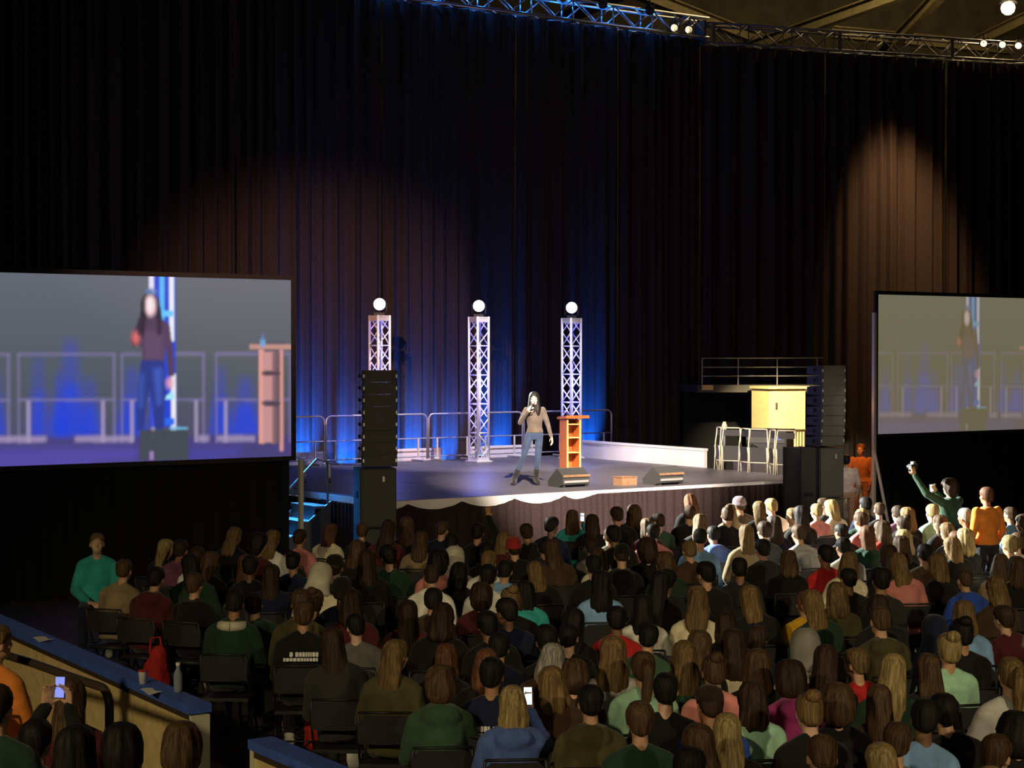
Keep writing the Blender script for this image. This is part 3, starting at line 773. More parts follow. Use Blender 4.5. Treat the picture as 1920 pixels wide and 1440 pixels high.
# ------------------------------------------------------------------ people: bodies grown from volumes into one skin
def ellip(mb, c, r, M=None, n=14, k=9):
    rings = []
    for j in range(1, k):
        t = math.pi * j / k
        rings.append([Vector((c[0] + r[0] * math.sin(t) * math.cos(2 * math.pi * i / n), c[1] + r[1] * math.sin(t) * math.sin(2 * math.pi * i / n), c[2] - r[2] * math.cos(t))) for i in range(n)])
    if M is not None: rings = [[M @ v for v in rr] for rr in rings]
    mb.rings(rings)
def capsule(mb, p0, r0, p1, r1, n=12):
    p0 = Vector(p0); p1 = Vector(p1); d = (p1 - p0); L = d.length; d.normalize()
    a = d.orthogonal().normalized(); b = d.cross(a); rings = []
    prof = [(p0, r0, -t) for t in (1.35, .9, .45)] + [(p0, r0, 0), (p1, r1, 0)] + [(p1, r1, t) for t in (.45, .9, 1.35)]
    for p, r, t in prof:
        q = p + d * (r * math.sin(t)); rr = r * math.cos(t)
        rings.append([q + a * (rr * math.cos(2 * math.pi * i / n)) + b * (rr * math.sin(2 * math.pi * i / n)) for i in range(n)])
    mb.rings(rings)
def torso(mb, prof, M, pad=0.0, n=20):
    mb.rings([[M @ Vector(((rx + pad) * math.cos(2 * math.pi * i / n), cy + (ry + pad) * math.sin(2 * math.pi * i / n), z)) for i in range(n)] for z, cy, rx, ry in prof])
CLOUD = bpy.data.textures.new('folds', 'CLOUDS'); CLOUD.noise_scale = .11
def skin(mb, name, material, voxel, smooth=3, disp=0.0, dec=1.0):
    me = mb.mesh(name + '_raw'); o = bpy.data.objects.new(name + '_raw', me); COL.objects.link(o)
    m = o.modifiers.new('r', 'REMESH'); m.mode = 'VOXEL'; m.voxel_size = voxel; m.use_smooth_shade = True
    if smooth:
        m = o.modifiers.new('s', 'SMOOTH'); m.factor = .5; m.iterations = smooth
    if disp:
        m = o.modifiers.new('d', 'DISPLACE'); m.texture = CLOUD; m.strength = disp; m.mid_level = .5; m.texture_coords = 'LOCAL'
    if dec < 1:
        m = o.modifiers.new('c', 'DECIMATE'); m.ratio = dec
    dg = bpy.context.evaluated_depsgraph_get(); dg.update()
    out = bpy.data.meshes.new_from_object(o.evaluated_get(dg)); out.name = name
    bpy.data.objects.remove(o); bpy.data.meshes.remove(me)
    out.materials.clear(); out.materials.append(material if not isinstance(material, str) else MATS[material])
    out.polygons.foreach_set('use_smooth', [True] * len(out.polygons))
    return out
def hand(mb, W, f, n, side, curl=.35, r=.0095):
    """palm, four fingers of unequal length and a thumb on the side; f points along the hand, n out of the palm"""
    W = Vector(W); f = Vector(f).normalized(); n = Vector(n); n = (n - f * n.dot(f)).normalized(); s = f.cross(n) * side
    M = Matrix((s, f, n)).transposed().to_4x4(); M.translation = W
    ellip(mb, (0, .048, 0), (.040, .055, .017), M, 12, 7)
    for i, (x, L) in enumerate(((-.030, .062), (-.010, .076), (.011, .080), (.031, .068))):
        a = Vector((x, .085, 0)); b = a + Vector((x * .15, L * .5, math.sin(curl) * L * .5)); c = b + Vector((x * .1, L * .5 * math.cos(curl * 2), L * .5 * math.sin(curl * 2)))
        capsule(mb, M @ a, r, M @ b, r * .95, 8); capsule(mb, M @ b, r * .95, M @ c, r * .8, 8)
    a = Vector((.032, .025, .004)); b = Vector((.062, .052, .016)); c = Vector((.064, .082, .026))
    capsule(mb, M @ a, r * 1.25, M @ b, r * 1.1, 8); capsule(mb, M @ b, r * 1.1, M @ c, r * .9, 8)
def head(mb, M, fine=False):
    ellip(mb, (0, -.008, .022), (.076, .094, .096), M, 18, 12)
    ellip(mb, (0, .028, -.050), (.056, .060, .066), M, 14, 9)
    ellip(mb, (0, .050, -.090), (.026, .026, .022), M, 10, 7)
    capsule(mb, M @ Vector((0, .083, .018)), .010, M @ Vector((0, .100, -.022)), .014, 8)
    for s in (-1, 1):
        ellip(mb, (s * .078, -.008, -.012), (.010, .020, .032), M, 10, 7)
        ellip(mb, (s * .042, .058, -.022), (.022, .022, .022), M, 8, 6)
        capsule(mb, M @ Vector((s * .014, .084, .030)), .009, M @ Vector((s * .05, .068, .028)), .008, 8)
    capsule(mb, M @ Vector((-.018, .084, -.056)), .008, M @ Vector((.018, .084, -.056)), .008, 8)
TORSO = [(.475, .02, .13, .10), (.50, .01, .165, .125), (.56, 0, .172, .13), (.64, 0, .158, .118), (.74, 0, .148, .105), (.86, .008, .165, .115), (.94, 0, .178, .105), (.985, -.005, .160, .088), (1.02, -.005, .095, .066), (1.055, 0, .055, .055)]
POSES = {}
def seated_pose(key, lean=0, side=0, twist=0, yaw=0, pitch=0, armR=None, armL=None, raised=False):
    Mu = Matrix.Translation((0, 0, .5)) @ Matrix.Rotation(R(-lean), 4, 'X') @ Matrix.Rotation(R(side), 4, 'Y') @ Matrix.Rotation(R(twist), 4, 'Z') @ Matrix.Translation((0, 0, -.5))
    Mh = Mu @ Matrix.Translation((0, .025, 1.225)) @ Matrix.Rotation(R(yaw), 4, 'Z') @ Matrix.Rotation(R(lean * .6 - pitch), 4, 'X')
    body, top, topn, leg, shoe = MB(), MB(), MB(), MB(), []
    torso(body, TORSO, Mu, -.004)
    capsule(body, Mu @ Vector((0, 0, 1.02)), .056, Mh @ Vector((0, -.01, -.07)), .050)
    head(body, Mh)
    T2 = [(.49, 0, .175, .135), (.51, 0, .19, .15)] + [(z, cy, rx + .022, ry + .026) for z, cy, rx, ry in TORSO[2:8]] + [(1.025, -.005, .105, .078), (1.05, 0, .072, .070)]
    torso(top, T2, Mu)
    for sg in (-1, 1):
        capsule(top, Mu @ Vector((sg * .045, -.015, 1.055)), .048, Mu @ Vector((sg * .155, -.008, .985)), .066)
        capsule(body, Mu @ Vector((sg * .03, -.015, 1.06)), .036, Mu @ Vector((sg * .14, -.008, .98)), .05)
    arms = []
    for sg, arm in ((1, armR), (-1, armL)):
        S = Mu @ Vector((sg * .170, -.005, .962))
        e, w, f, n = arm or ((.245, .06, .70), (.10, .30, .60), (-.75, .5, -.15), (0, -.2, -1))
        E = Mu @ Vector((sg * e[0], e[1], e[2])); Wp = Vector((sg * w[0], w[1], w[2]))
        if w[2] > .8: Wp = Mu @ Wp
        fd = Vector((sg * f[0], f[1], f[2])); nd = Vector((sg * n[0], n[1], n[2]))
        capsule(body, S, .050, E, .042); capsule(body, E, .041, Wp, .028)
        hand(body, Wp, fd, nd, -sg, .5)
        capsule(top, S, .074, E, .060); capsule(top, E, .060, Wp, .043)
        arms.append((Wp, fd.normalized()))
    for sg in (-1, 1):
        hp = Vector((sg * .09, .02, .545)); kn = Vector((sg * .14, .44, .515)); an = Vector((sg * .15, .46, .11))
        capsule(body, hp, .085, kn, .058); capsule(body, kn, .056, an, .038); capsule(body, an - Vector((0, .01, .05)), .04, an + Vector((0, .13, -.065)), .034)
        capsule(leg, hp, .098, kn, .073); capsule(leg, kn, .072, an + Vector((0, 0, .01)), .056)
        sh = MB(); shoe.append(sh); capsule(sh, an + Vector((0, -.03, -.058)), .052, an + Vector((0, .14, -.066)), .046); capsule(sh, an + Vector((0, -.02, 0)), .05, an + Vector((0, -.02, -.05)), .05)
    ellip(leg, (0, .01, .545), (.19, .145, .085))
    hood = MB(); hood.v = list(top.v); hood.f = list(top.f)
    ellip(hood, (0, -.105, 1.0), (.135, .060, .085), Mu); capsule(hood, Mu @ Vector((-.09, -.05, 1.04)), .045, Mu @ Vector((.09, -.05, 1.04)), .045)
    for s in (-1, 1): capsule(hood, Mu @ Vector((s * .09, -.05, 1.04)), .042, Mu @ Vector((s * .05, .08, 1.0)), .03)
    POSES[key] = dict(body=skin(body, 'person', M_SKIN, .0115, 2, 0, .5), top=skin(top, 'top', M_CLOTH, .017, 4, .016), hoodie=skin(hood, 'hoodie', M_CLOTH, .017, 4, .018),
                      trousers=skin(leg, 'trousers', M_CLOTH, .017, 4, .012), shoes=[skin(q, 'shoe', M_CLOTH, .014, 3) for q in shoe], Mh=Mh, Mu=Mu, arms=arms)
seated_pose('up')
seated_pose('fwd', lean=13, yaw=6, armR=((.24, .12, .72), (.09, .42, .63), (-.7, .6, 0), (0, -.2, -1)), armL=((.24, .12, .72), (.09, .42, .63), (-.7, .6, 0), (0, -.2, -1)))
seated_pose('left', side=-4, twist=8, yaw=26)
seated_pose('right', side=4, twist=-8, yaw=-28)
seated_pose('tiltl', lean=4, side=-7, yaw=14, pitch=-3)
seated_pose('tiltr', lean=2, side=6, yaw=-15, pitch=5)
seated_pose('low', lean=8, side=3, yaw=-6, pitch=14)
seated_pose('cross', lean=-5, armR=((.24, .07, .74), (-.06, .20, .78), (-.9, .2, .1), (0, -1, 0)), armL=((.24, .07, .72), (-.06, .18, .74), (-.9, .2, .1), (0, -1, 0)))
seated_pose('phone', yaw=4, armR=((.27, .20, .86), (.15, .33, 1.10), (-.15, .15, 1), (0, -1, .1)))
FA = ((.23, .17, 1.06), (.075, .30, 1.36), (-.12, .12, 1), (-.6, -.7, 0))
seated_pose('film', pitch=-6, armR=FA, armL=FA)
seated_pose('bent', lean=24, yaw=-12, pitch=8, armR=((.25, .20, .74), (.10, .48, .62), (-.7, .6, 0), (0, -.2, -1)), armL=((.25, .20, .74), (.10, .48, .62), (-.7, .6, 0), (0, -.2, -1)))
seated_pose('handup', yaw=-4, armR=((.26, .08, 1.12), (.14, .06, 1.42), (-.1, 0, 1), (0, 1, 0)))

# hair, hoods and hats in the head's frame (face towards +y)
HAIR = {}
def shell(rows, seed, n=36, amp=.035, freq=7, coll=.60, jag=0.0):
    rr = random.Random(seed); ph = [rr.uniform(0, 6.28) for _ in range(4)]
    rings = []
    for z, rx, ry, cy, op in rows:
        ring = []
        for i in range(n):
            a = 2 * math.pi * i / n                      # 0 = front
            d = abs((a + math.pi) % (2 * math.pi) - math.pi)
            k = 1 + amp * (math.sin(freq * a + ph[0] + z * 9) * .6 + math.sin((freq * 2 + 1) * a + ph[1] - z * 14) * .4 + mnoise.noise(Vector((math.cos(a) * 2, math.sin(a) * 2, z * 7 + seed))) * .9)
            if op > 0:
                e = max(0.0, min(1.0, (d - op + .12) / .3)); k *= coll + (1 - coll) * e
            zz = z + jag * math.sin(5 * a + ph[2]) * (1 if z < -.1 else 0)
            ring.append(Vector((rx * k * math.sin(a), cy + ry * k * math.cos(a), zz)))
        rings.append(ring)
    return MB().rings(rings)
CAP = [(.133, .006, .008, -.012, 0), (.128, .040, .050, -.012, 0), (.110, .066, .082, -.012, 0), (.080, .083, .101, -.012, 0), (.050, .089, .109, -.012, .35)]
def reg(k, mb): HAIR.setdefault(k, []).append(mb)
for sd in range(2):
    f = 6 + sd
    reg('s', shell(CAP + [(.015, .086, .108, -.014, 1.0), (-.012, .081, .105, -.016, 1.4), (-.035, .077, .099, -.020, 1.75), (-.055, .068, .090, -.024, 1.95), (-.066, .045, .06, -.036, 2.1)], 1 + sd, amp=.045, freq=f))
    reg('l', shell(CAP + [(.015, .092, .112, -.014, .95), (-.03, .094, .110, -.02, 1.15), (-.07, .098, .102, -.032, 1.25), (-.12, .105, .086, -.054, 1.35), (-.17, .108, .068, -.074, 1.4), (-.22, .104, .056, -.086, 1.4), (-.26, .090, .046, -.093, 1.4), (-.295, .060, .03, -.096, 1.4)], 10 + sd, amp=.09, freq=f, jag=.012))
    reg('l', shell(CAP + [(.015, .094, .114, -.014, .9), (-.03, .097, .112, -.02, 1.1), (-.07, .102, .104, -.030, 1.2), (-.11, .108, .090, -.046, 1.3), (-.15, .108, .074, -.062, 1.35), (-.185, .096, .058, -.074, 1.35), (-.21, .065, .035, -.08, 1.35)], 14 + sd, amp=.12, freq=f + 2, jag=.016))
    reg('l', shell(CAP + [(.015, .091, .111, -.014, .95), (-.03, .093, .108, -.02, 1.15), (-.08, .096, .098, -.036, 1.25), (-.14, .100, .080, -.060, 1.35), (-.21, .100, .060, -.082, 1.4), (-.28, .090, .050, -.094, 1.4), (-.34, .074, .042, -.100, 1.4), (-.38, .045, .025, -.10, 1.4)], 18 + sd, amp=.08, freq=f + 1, jag=.014))
    reg('m', shell([(z + (.012 if z > .1 else 0), rx * 1.16, ry * 1.14, cy, op) for z, rx, ry, cy, op in CAP] + [(.015, .112, .126, -.018, .95), (-.03, .116, .122, -.026, 1.2), (-.08, .110, .108, -.036, 1.35), (-.12, .085, .08, -.05, 1.5), (-.14, .05, .045, -.055, 1.6)], 20 + sd, amp=.11, freq=8 + sd))
    m = shell(CAP + [(.015, .088, .106, -.014, 1.0), (-.02, .085, .103, -.018, 1.3), (-.05, .078, .095, -.022, 1.6), (-.072, .062, .078, -.03, 1.9)], 30 + sd, amp=.03, freq=9)
    m.path([(0, -.105, .06), (0, -.150, .055), (0.005, -.168, .0), (.008, -.160, -.08), (0, -.150, -.17), (-.005, -.148, -.25), (0, -.15, -.30)], [.022, .034, .042, .044, .040, .030, .008], 12); reg('p', m)
    m = shell(CAP + [(.015, .088, .106, -.014, 1.0), (-.02, .085, .103, -.018, 1.3), (-.05, .078, .095, -.022, 1.6), (-.072, .062, .078, -.03, 1.9)], 34 + sd, amp=.03, freq=9)
    ellip(m, (0, -.085, .115), (.055, .052, .048)); reg('b', m)
reg('lf', shell(CAP[:4] + [(.050, .090, .110, -.012, .25), (.015, .094, .114, -.012, .62), (-.03, .098, .114, -.012, .72), (-.08, .104, .112, -.012, .78), (-.13, .114, .116, -.012, .72), (-.18, .120, .122, -.012, .55), (-.24, .118, .122, -.012, .5), (-.29, .10, .112, -.012, .6), (-.33, .07, .09, -.012, .7)], 50, amp=.06, freq=7, coll=.66, jag=.02))
m = shell([(.160, .01, .012, -.02, 0), (.152, .055, .068, -.02, 0), (.125, .092, .112, -.02, 0), (.085, .112, .132, -.022, .2), (.04, .120, .138, -.026, .8), (-.02, .122, .136, -.032, .95), (-.08, .124, .128, -.042, 1.0), (-.13, .138, .122, -.052, 1.05), (-.18, .158, .112, -.06, 1.15), (-.21, .13, .09, -.06, 1.2)], 40, amp=.03, freq=3, coll=.74); reg('h', m)
m = shell([(.150, .01, .012, -.012, 0), (.142, .052, .062, -.012, 0), (.115, .080, .098, -.012, 0), (.075, .093, .113, -.012, 0), (.045, .095, .115, -.012, 0), (.040, .100, .120, -.012, 0), (.012, .100, .120, -.012, 0), (.008, .092, .110, -.012, 0)], 42, amp=.01, freq=20); reg('beanie', m)
m = shell([(.140, .01, .012, -.008, 0), (.134, .048, .058, -.008, 0), (.112, .076, .092, -.008, 0), (.070, .091, .109, -.008, 0), (.040, .093, .112, -.008, 0)], 43, amp=.004, freq=6)
m.grid([[Vector((math.sin(a) * (.080 + .0 * k), .085 + math.cos(a) * .02 + k * .075 * math.cos(a), .048 - .018 * k * k)) for a in [R(-75 + 15 * i) for i in range(11)]] for k in (0, .5, 1)]); reg('cap', m)
HNAME = {'lf': 'hair', 's': 'hair', 'l': 'hair', 'm': 'hair', 'p': 'hair', 'b': 'hair', 'h': 'hood', 'beanie': 'beanie', 'cap': 'cap'}
HMESH = {k: [mb.mesh(HNAME[k], M_CLOTH if k in ('h', 'beanie', 'cap') else M_HAIR, True) for mb in v] for k, v in HAIR.items()}

HC0 = {'bl': (.36, .265, .115), 'gb': (.21, .13, .055), 'br': (.095, .054, .028), 'db': (.045, .026, .016), 'bk': (.014, .011, .010), 'rd': (.15, .062, .028), 'gy': (.30, .29, .26), 'cr': (.62, .58, .46)}
HC = {k: (tuple(x * .8 for x in v) if k not in ('cr', 'gy') else v) for k, v in HC0.items()}
HN = {'bl': 'blonde', 'gb': 'golden-brown', 'br': 'brown', 'db': 'dark brown', 'bk': 'black', 'rd': 'auburn', 'gy': 'grey', 'cr': 'cream'}
TC = {'black': (.012, .012, .013), 'charcoal': (.035, .035, .036), 'grey': (.16, .155, .145), 'light grey': (.38, .38, .37), 'white': (.68, .66, .60), 'cream': (.62, .56, .40), 'navy': (.012, .018, .05), 'blue': (.07, .12, .36),
      'royal blue': (.02, .06, .34), 'light blue': (.18, .33, .58), 'teal': (.03, .30, .30), 'dark green': (.018, .05, .032), 'green': (.05, .11, .06), 'mint': (.30, .52, .38), 'red': (.42, .02, .02), 'maroon': (.09, .015, .02),
      'pink': (.55, .20, .20), 'salmon': (.60, .22, .20), 'magenta': (.36, .04, .20), 'orange': (.80, .20, .03), 'mustard': (.62, .34, .02), 'olive': (.085, .075, .03), 'tan': (.26, .19, .11), 'brown': (.07, .04, .022), 'plum': (.18, .06, .13)}
TC = {k: (tuple(min(.85, x * 1.3) for x in v) if max(v) > .2 else v) for k, v in TC.items()}
SKINS = [(.62, .36, .23), (.55, .31, .19), (.66, .42, .29), (.40, .20, .11), (.22, .11, .06)]
TRS = [(.012, .014, .022), (.02, .025, .05), (.02, .02, .02), (.05, .05, .05)]

# ------------------------------------------------------------------ the audience: head position in the photograph, hair, top
# px py hair-kind hair-colour top-colour [pose] [H hoodie] [S print] [*landmark words]
CROWD = """
182 1027 s gb teal turned *teal shirt
217 1072 s br tan fwd *tan shirt
303 1030 l bl black right
326 1036 s db plum up
283 1087 s bk maroon fwd H *maroon hoodie
356 1092 s br black up H
375 1046 s db white cross
398 1062 l br black up
440 1012 l gb black up
445 1064 l rd black up
496 1014 l gb white up
551 1004 s db pink up *pale pink sweater
560 1044 b bk navy up
609 999 l rd cream fwd *cream sweater
578 1082 h cr cream up
643 1048 l br black up
677 992 s br black up
722 1010 l db maroon up
520 1086 l db navy up
617 1076 cap bk charcoal up S
690 1070 l db black up
602 1122 b br navy up
632 1116 beanie bk navy up
597 1160 s br black fwd S *black printed T-shirt
642 1162 s bk grey left *grey top
431 1143 s bk dark_green fwd *cream scarf
500 1130 s bk dark_green up H
553 1142 s br olive fwd H *olive hoodie
690 1150 l db maroon up
657 1228 l db charcoal up
770 998 l br black up
786 1017 l br tan up
811 988 s br navy up
832 1016 s bk navy up
895 1000 s bk black handup
862 1047 h cr cream up *cream furry hood
908 1056 s gb white up
745 1054 s bk dark_green left
810 1058 m bk salmon up H *dusty pink hoodie
803 1086 s db white fwd *white shirt
853 1082 l bk black up
803 1128 s bk brown fwd H
960 1028 beanie rd black up
995 1074 l gb black up
985 1112 l bk teal up *teal backpack top
917 1088 s bk white cross
958 1066 s bk light_blue fwd
967 1132 b gb black left
970 1162 s bk navy left
928 1168 s bk black up
735 1150 l db maroon up
850 1180 l db black up
1073 972 l br teal phone *tall teal jacket
1119 980 l db black up
1161 972 s db black up
1144 1000 s br light_grey fwd
1166 1012 s bk black up
1190 972 l br black up
1214 992 l br maroon up
1226 1006 s bk salmon fwd *stage-side salmon sweater
1110 1026 s db grey up
1139 1048 l br cream up
1166 1050 beanie bk black up H
1208 1038 m db black phone
1056 1044 l br brown up *brown jacket
1114 1068 s bk black up
1146 1104 l bk light_blue up *light blue top
1152 1164 s bk red fwd *red sweater
1205 1108 l bk black up
1201 1186 s bk green up
1217 1146 l bk white up
1187 962 l db black up
1240 976 s db green left
1297 952 l rd black up
1301 972 s br black up
1311 994 l gb black up
1341 973 b br black up
1372 960 l gb tan up
1400 949 beanie gy brown up *mauve beanie
1425 967 l gb black up
1461 956 s bl white up
1487 962 s gb tan left
1502 978 l bk black up
1533 956 s bl salmon up
1362 1000 s bk blue fwd H *big blue hoodie
1309 1018 s bk light_blue up
1404 1012 l gb tan up
1449 1004 s db charcoal up
1481 1006 s br light_grey fwd *light grey shirt
1497 1056 l br black up
1387 1068 s bk charcoal up
1440 1030 s bk charcoal fwd H
1333 1086 s bk black left
1250 1054 m br dark_green left
1301 1142 l gb cream up *cream top
1358 1134 l gb black up
1422 1136 l gb black up
1487 1126 s rd mustard fwd *mustard sweater
1541 1046 s bk red up
1557 946 s br black left
1586 960 l bl cream up
1612 948 s bk navy up
1645 956 s br black right
1670 960 s db plum up
1716 977 l gb black up
1745 968 s bl mint up *mint patterned top
1767 986 l br black up
1896 960 s br light_blue up *light blue jacket
1822 972 s gy grey up
1592 990 s bk black up
1629 984 s br pink up
1674 1004 l br red up
1730 1012 l bl black up
1769 1006 s rd light_grey up *pale grey sweater
1592 1028 s bk white fwd
1692 1036 l br black up
1729 1038 s bk brown up
1808 1024 l bl black up
1837 1032 l gb black up
1862 1026 s bl cream up
1902 1018 s br white up
1572 1064 l gb cream up
1557 1128 l gb olive up
1714 1072 l gb salmon up *salmon-pink sweater
1822 1078 s br royal_blue fwd H *royal blue hoodie
1766 1070 l gb black up
1871 1060 l br tan right
1876 1118 l gb brown up
1668 1050 l db charcoal up
1902 1080 l br black up
1561 1152 l gb dark_green up
1641 1158 l db black up
1688 1176 s br olive fwd H *olive-tan jacket
1739 1172 h bk navy up
1797 1174 l gb light_blue up
1849 1198 b bk black up
1895 1200 beanie cr teal up *cream beanie
1605 1242 s gb red left *red track jacket
1758 1222 b bl mint up *mint top
1703 1288 l bl dark_green up
1627 1308 l br brown up
1537 1320 m br black up
1556 1368 b gb black up
1771 1288 l br charcoal up H
1872 1284 p gb light_grey up
1807 1338 s bk black up
1716 1364 s bk light_blue up *sky blue shirt
1876 1368 m bk black up
1610 1392 s br grey up H
1650 1432 l bl black up
1742 1442 s bl tan up
1852 1420 s br black right
1302 1230 l br black up
1259 1256 l gb dark_green up
1387 1222 l db cream up
1426 1205 s db light_blue right
1465 1212 h gy light_grey up H *pale grey hood
1377 1272 b br salmon fwd *bright pink sweater
1439 1270 l br black up
1478 1278 m db magenta fwd H *magenta hoodie
1533 1266 l db maroon up
1437 1326 l db mint up
1424 1392 l bl black up
1315 1322 cap db royal_blue fwd *blue T-shirt
1250 1354 s br dark_green up
1326 1414 l br navy up
1177 1272 p br mint fwd *sage top
1270 1304 s bk black up
980 1266 l rd black up
1012 1258 l gy brown up
1058 1262 m br brown up
984 1318 l bl blue phone H *bright blue hoodie
1040 1300 l gb brown up
1100 1322 s bk olive fwd H *olive-grey hoodie
1128 1254 l gb light_grey up *white fuzzy jacket
925 1222 s bk navy up S
946 1262 s bk navy up S
772 1240 l gb olive right *olive jacket
866 1236 l rd black up
863 1288 m br green fwd H *dark green hoodie
470 1064 s bk black up
588 1046 l db navy up
1020 1020 s bk charcoal up
1000 1000 s db black up
930 1030 s bk black up
1235 1090 s bk charcoal up
1165 1215 l br black up
1090 1190 s bk black up
1030 1180 l bk black up
1000 1215 s bk black up
1360 1180 l db black up
1600 1085 s bk black up
1640 1095 s bk charcoal up
1500 1190 s bk navy up
1655 1230 l br olive up
1840 1130 s br olive up
1905 1150 s db maroon up
1905 1290 s bk dark_green up
1480 1400 l br dark_green up
1560 1440 s br grey up
1190 1420 s bk dark_green up
1240 1440 s bk black up
1050 1420 s bk black up
960 1420 s bk charcoal up
"""
people = []
for ln in CROWD.strip().splitlines():
    lm = None
    if '*' in ln: ln, lm = ln.split('*'); lm = lm.strip()
    w = ln.split(); fl = w[6:]
    people.append(dict(px=float(w[0]), py=float(w[1]), hk=w[2], hc=w[3], tc=w[4].replace('_', ' '), pose=w[5], hood='H' in fl, pr='S' in fl, lm=lm, listed=True))
HEADZ = 1.225
NLIST = len(people)
for p in people:
    q = at_z(p['px'], p['py'], HEADZ)
    if p['hk'] == 'l': q = at_z(p['px'], p['py'] - .05 * FPX / q.y, HEADZ)
    p['x'], p['y'] = q.x, q.y
# the rest of the rows, in the darker places between those
POLY = [(235, 1082), (420, 1030), (1050, 985), (1500, 962), (1985, 965), (1985, 1475), (980, 1475), (770, 1330), (640, 1250), (480, 1180), (330, 1130)]
def inside(x, y):
    c = False
    for i in range(len(POLY)):
        x0, y0 = POLY[i]; x1, y1 = POLY[(i + 1) % len(POLY)]
        if (y0 > y) != (y1 > y) and x < (x1 - x0) * (y - y0) / (y1 - y0) + x0: c = not c
    return c
STAND_AT = [at_z(1782, 912, 1.62), at_z(1851, 931, 1.60)]
for s in STAND_AT: s.z = 0
SU, SV = .47, .64
def dist(a, b):
    u0, v0 = to_uv((a['x'], a['y'])); u1, v1 = to_uv((b['x'], b['y']))
    return math.hypot((u0 - u1) / SU, (v0 - v1) / SV)
def relax(it, fix=.25):
    N = len(people); P = np.array([to_uv((p['x'], p['y'])) for p in people]) / np.array([SU, SV]); P0 = P.copy()
    for _ in range(it):
        D = P[:, None] - P[None]; d = np.sqrt((D ** 2).sum(-1)) + 1e-9; np.fill_diagonal(d, 9)
        ov = np.clip(1.0 - d, 0, None)
        push = (D / d[..., None] * (ov * .5)[..., None]).sum(1)
        P += np.clip(push, -.2, .2)
    for p, q in zip(people, P * np.array([SU, SV])):
        w = uv(q[0], q[1]); p['x'], p['y'] = w.x, w.y
relax(200)
for row in range(34):
    for k in range(-20, 40):
        v = -4.4 - row * .80 + rnd.uniform(-.12, .12); u = -12 + (k + .5 * (row % 2)) * .53 + rnd.uniform(-.08, .08)
        w = uv(u, v); 
        if w.y < 8.5 or w.y > 29: continue
        px, py = proj((w.x, w.y, HEADZ))
        if not inside(px, py): continue
        c = dict(px=px, py=py, x=w.x, y=w.y, listed=False, lm=None, pr=False)
        if min(dist(c, p) for p in people) < 1.22 or min((Vector((w.x, w.y, 0)) - s).length for s in STAND_AT) < .62: continue
        dark = rnd.random() < .62
        c['hk'] = rnd.choices(['s', 'l', 'm', 'p', 'b'], [5, 5, 1, 1, 1])[0]
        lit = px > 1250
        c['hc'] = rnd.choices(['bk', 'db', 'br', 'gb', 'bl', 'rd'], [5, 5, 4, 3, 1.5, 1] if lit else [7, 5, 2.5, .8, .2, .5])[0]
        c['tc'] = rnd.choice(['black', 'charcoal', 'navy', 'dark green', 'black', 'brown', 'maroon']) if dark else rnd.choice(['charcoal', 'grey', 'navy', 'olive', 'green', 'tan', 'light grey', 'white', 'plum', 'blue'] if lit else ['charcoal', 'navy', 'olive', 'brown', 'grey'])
        c['pose'] = rnd.choice(['up', 'up', 'fwd', 'left', 'right', 'cross']); c['hood'] = rnd.random() < .4
        people.append(c)
relax(200)
for _k in range(12):
    for p in people:
        for q in STAND_AT:
            d = Vector((p['x'], p['y'], 0)) - q
            if d.length < .62: d = d.normalized() * .63; p['x'], p['y'] = q.x + d.x, q.y + d.y
    relax(25)
def hides(c):
    cx, cy = proj((c['x'], c['y'], HEADZ)); s = 12.0 / c['y']
    for q in people:
        if q['lm']:
            qx, qy = proj((q['x'], q['y'], HEADZ))
            if abs(cx - qx) < 55 * s and 0 < cy - qy < 120 * s: return True
    return False
people = [p for i, p in enumerate(people) if not ((i >= NLIST - 23) and hides(p))]
for p in people: p['sx'], p['sy'] = proj((p['x'], p['y'], HEADZ))

# ---- labels that single out each person
KIND = {'s': 'short {} hair', 'l': 'long {} hair', 'm': 'bushy {} hair', 'p': 'a {} ponytail', 'b': '{} hair in a bun', 'h': 'a {} hood up', 'beanie': 'a {} beanie', 'cap': 'a {} cap'}
marks = [p for p in people if p['lm']]
used = set()
def attr(p):
    h = KIND[p['hk']].format({'cr': 'cream', 'bk': 'black', 'gy': 'grey', 'rd': 'red', 'db': 'dark'}.get(p['hc'], HN[p['hc']]) if p['hk'] in ('h', 'beanie', 'cap') else HN[p['hc']])
    return h
def where(p, q):
    dx, dy = p['sx'] - q['sx'], (p['sy'] - q['sy']) * 1.6
    a = math.degrees(math.atan2(-dy, dx)) % 360
    return ['right of', 'above right of', 'above', 'above left of', 'left of', 'below left of', 'below', 'below right of'][int((a + 22.5) // 45) % 8]
for p in sorted(people, key=lambda p: 0 if p['lm'] else 1):
    h = attr(p)
    if p['lm']:
        lab = 'seated person with %s, wearing the %s' % (h, p['lm']); i = 0
    else:
        base = '%s, %s %s' % (h, p['tc'], 'hoodie' if p['hood'] else 'top')
        lab = None
        for q in sorted(marks, key=lambda q: (q['sx'] - p['sx']) ** 2 + 2.5 * (q['sy'] - p['sy']) ** 2)[:14]:
            c = '%s, %s the %s' % (base, where(p, q), q['lm'])
            if c not in used: lab = c; break
        lab = lab or base + ', in the thick of the crowd'
    used.add(lab); p['label'] = lab

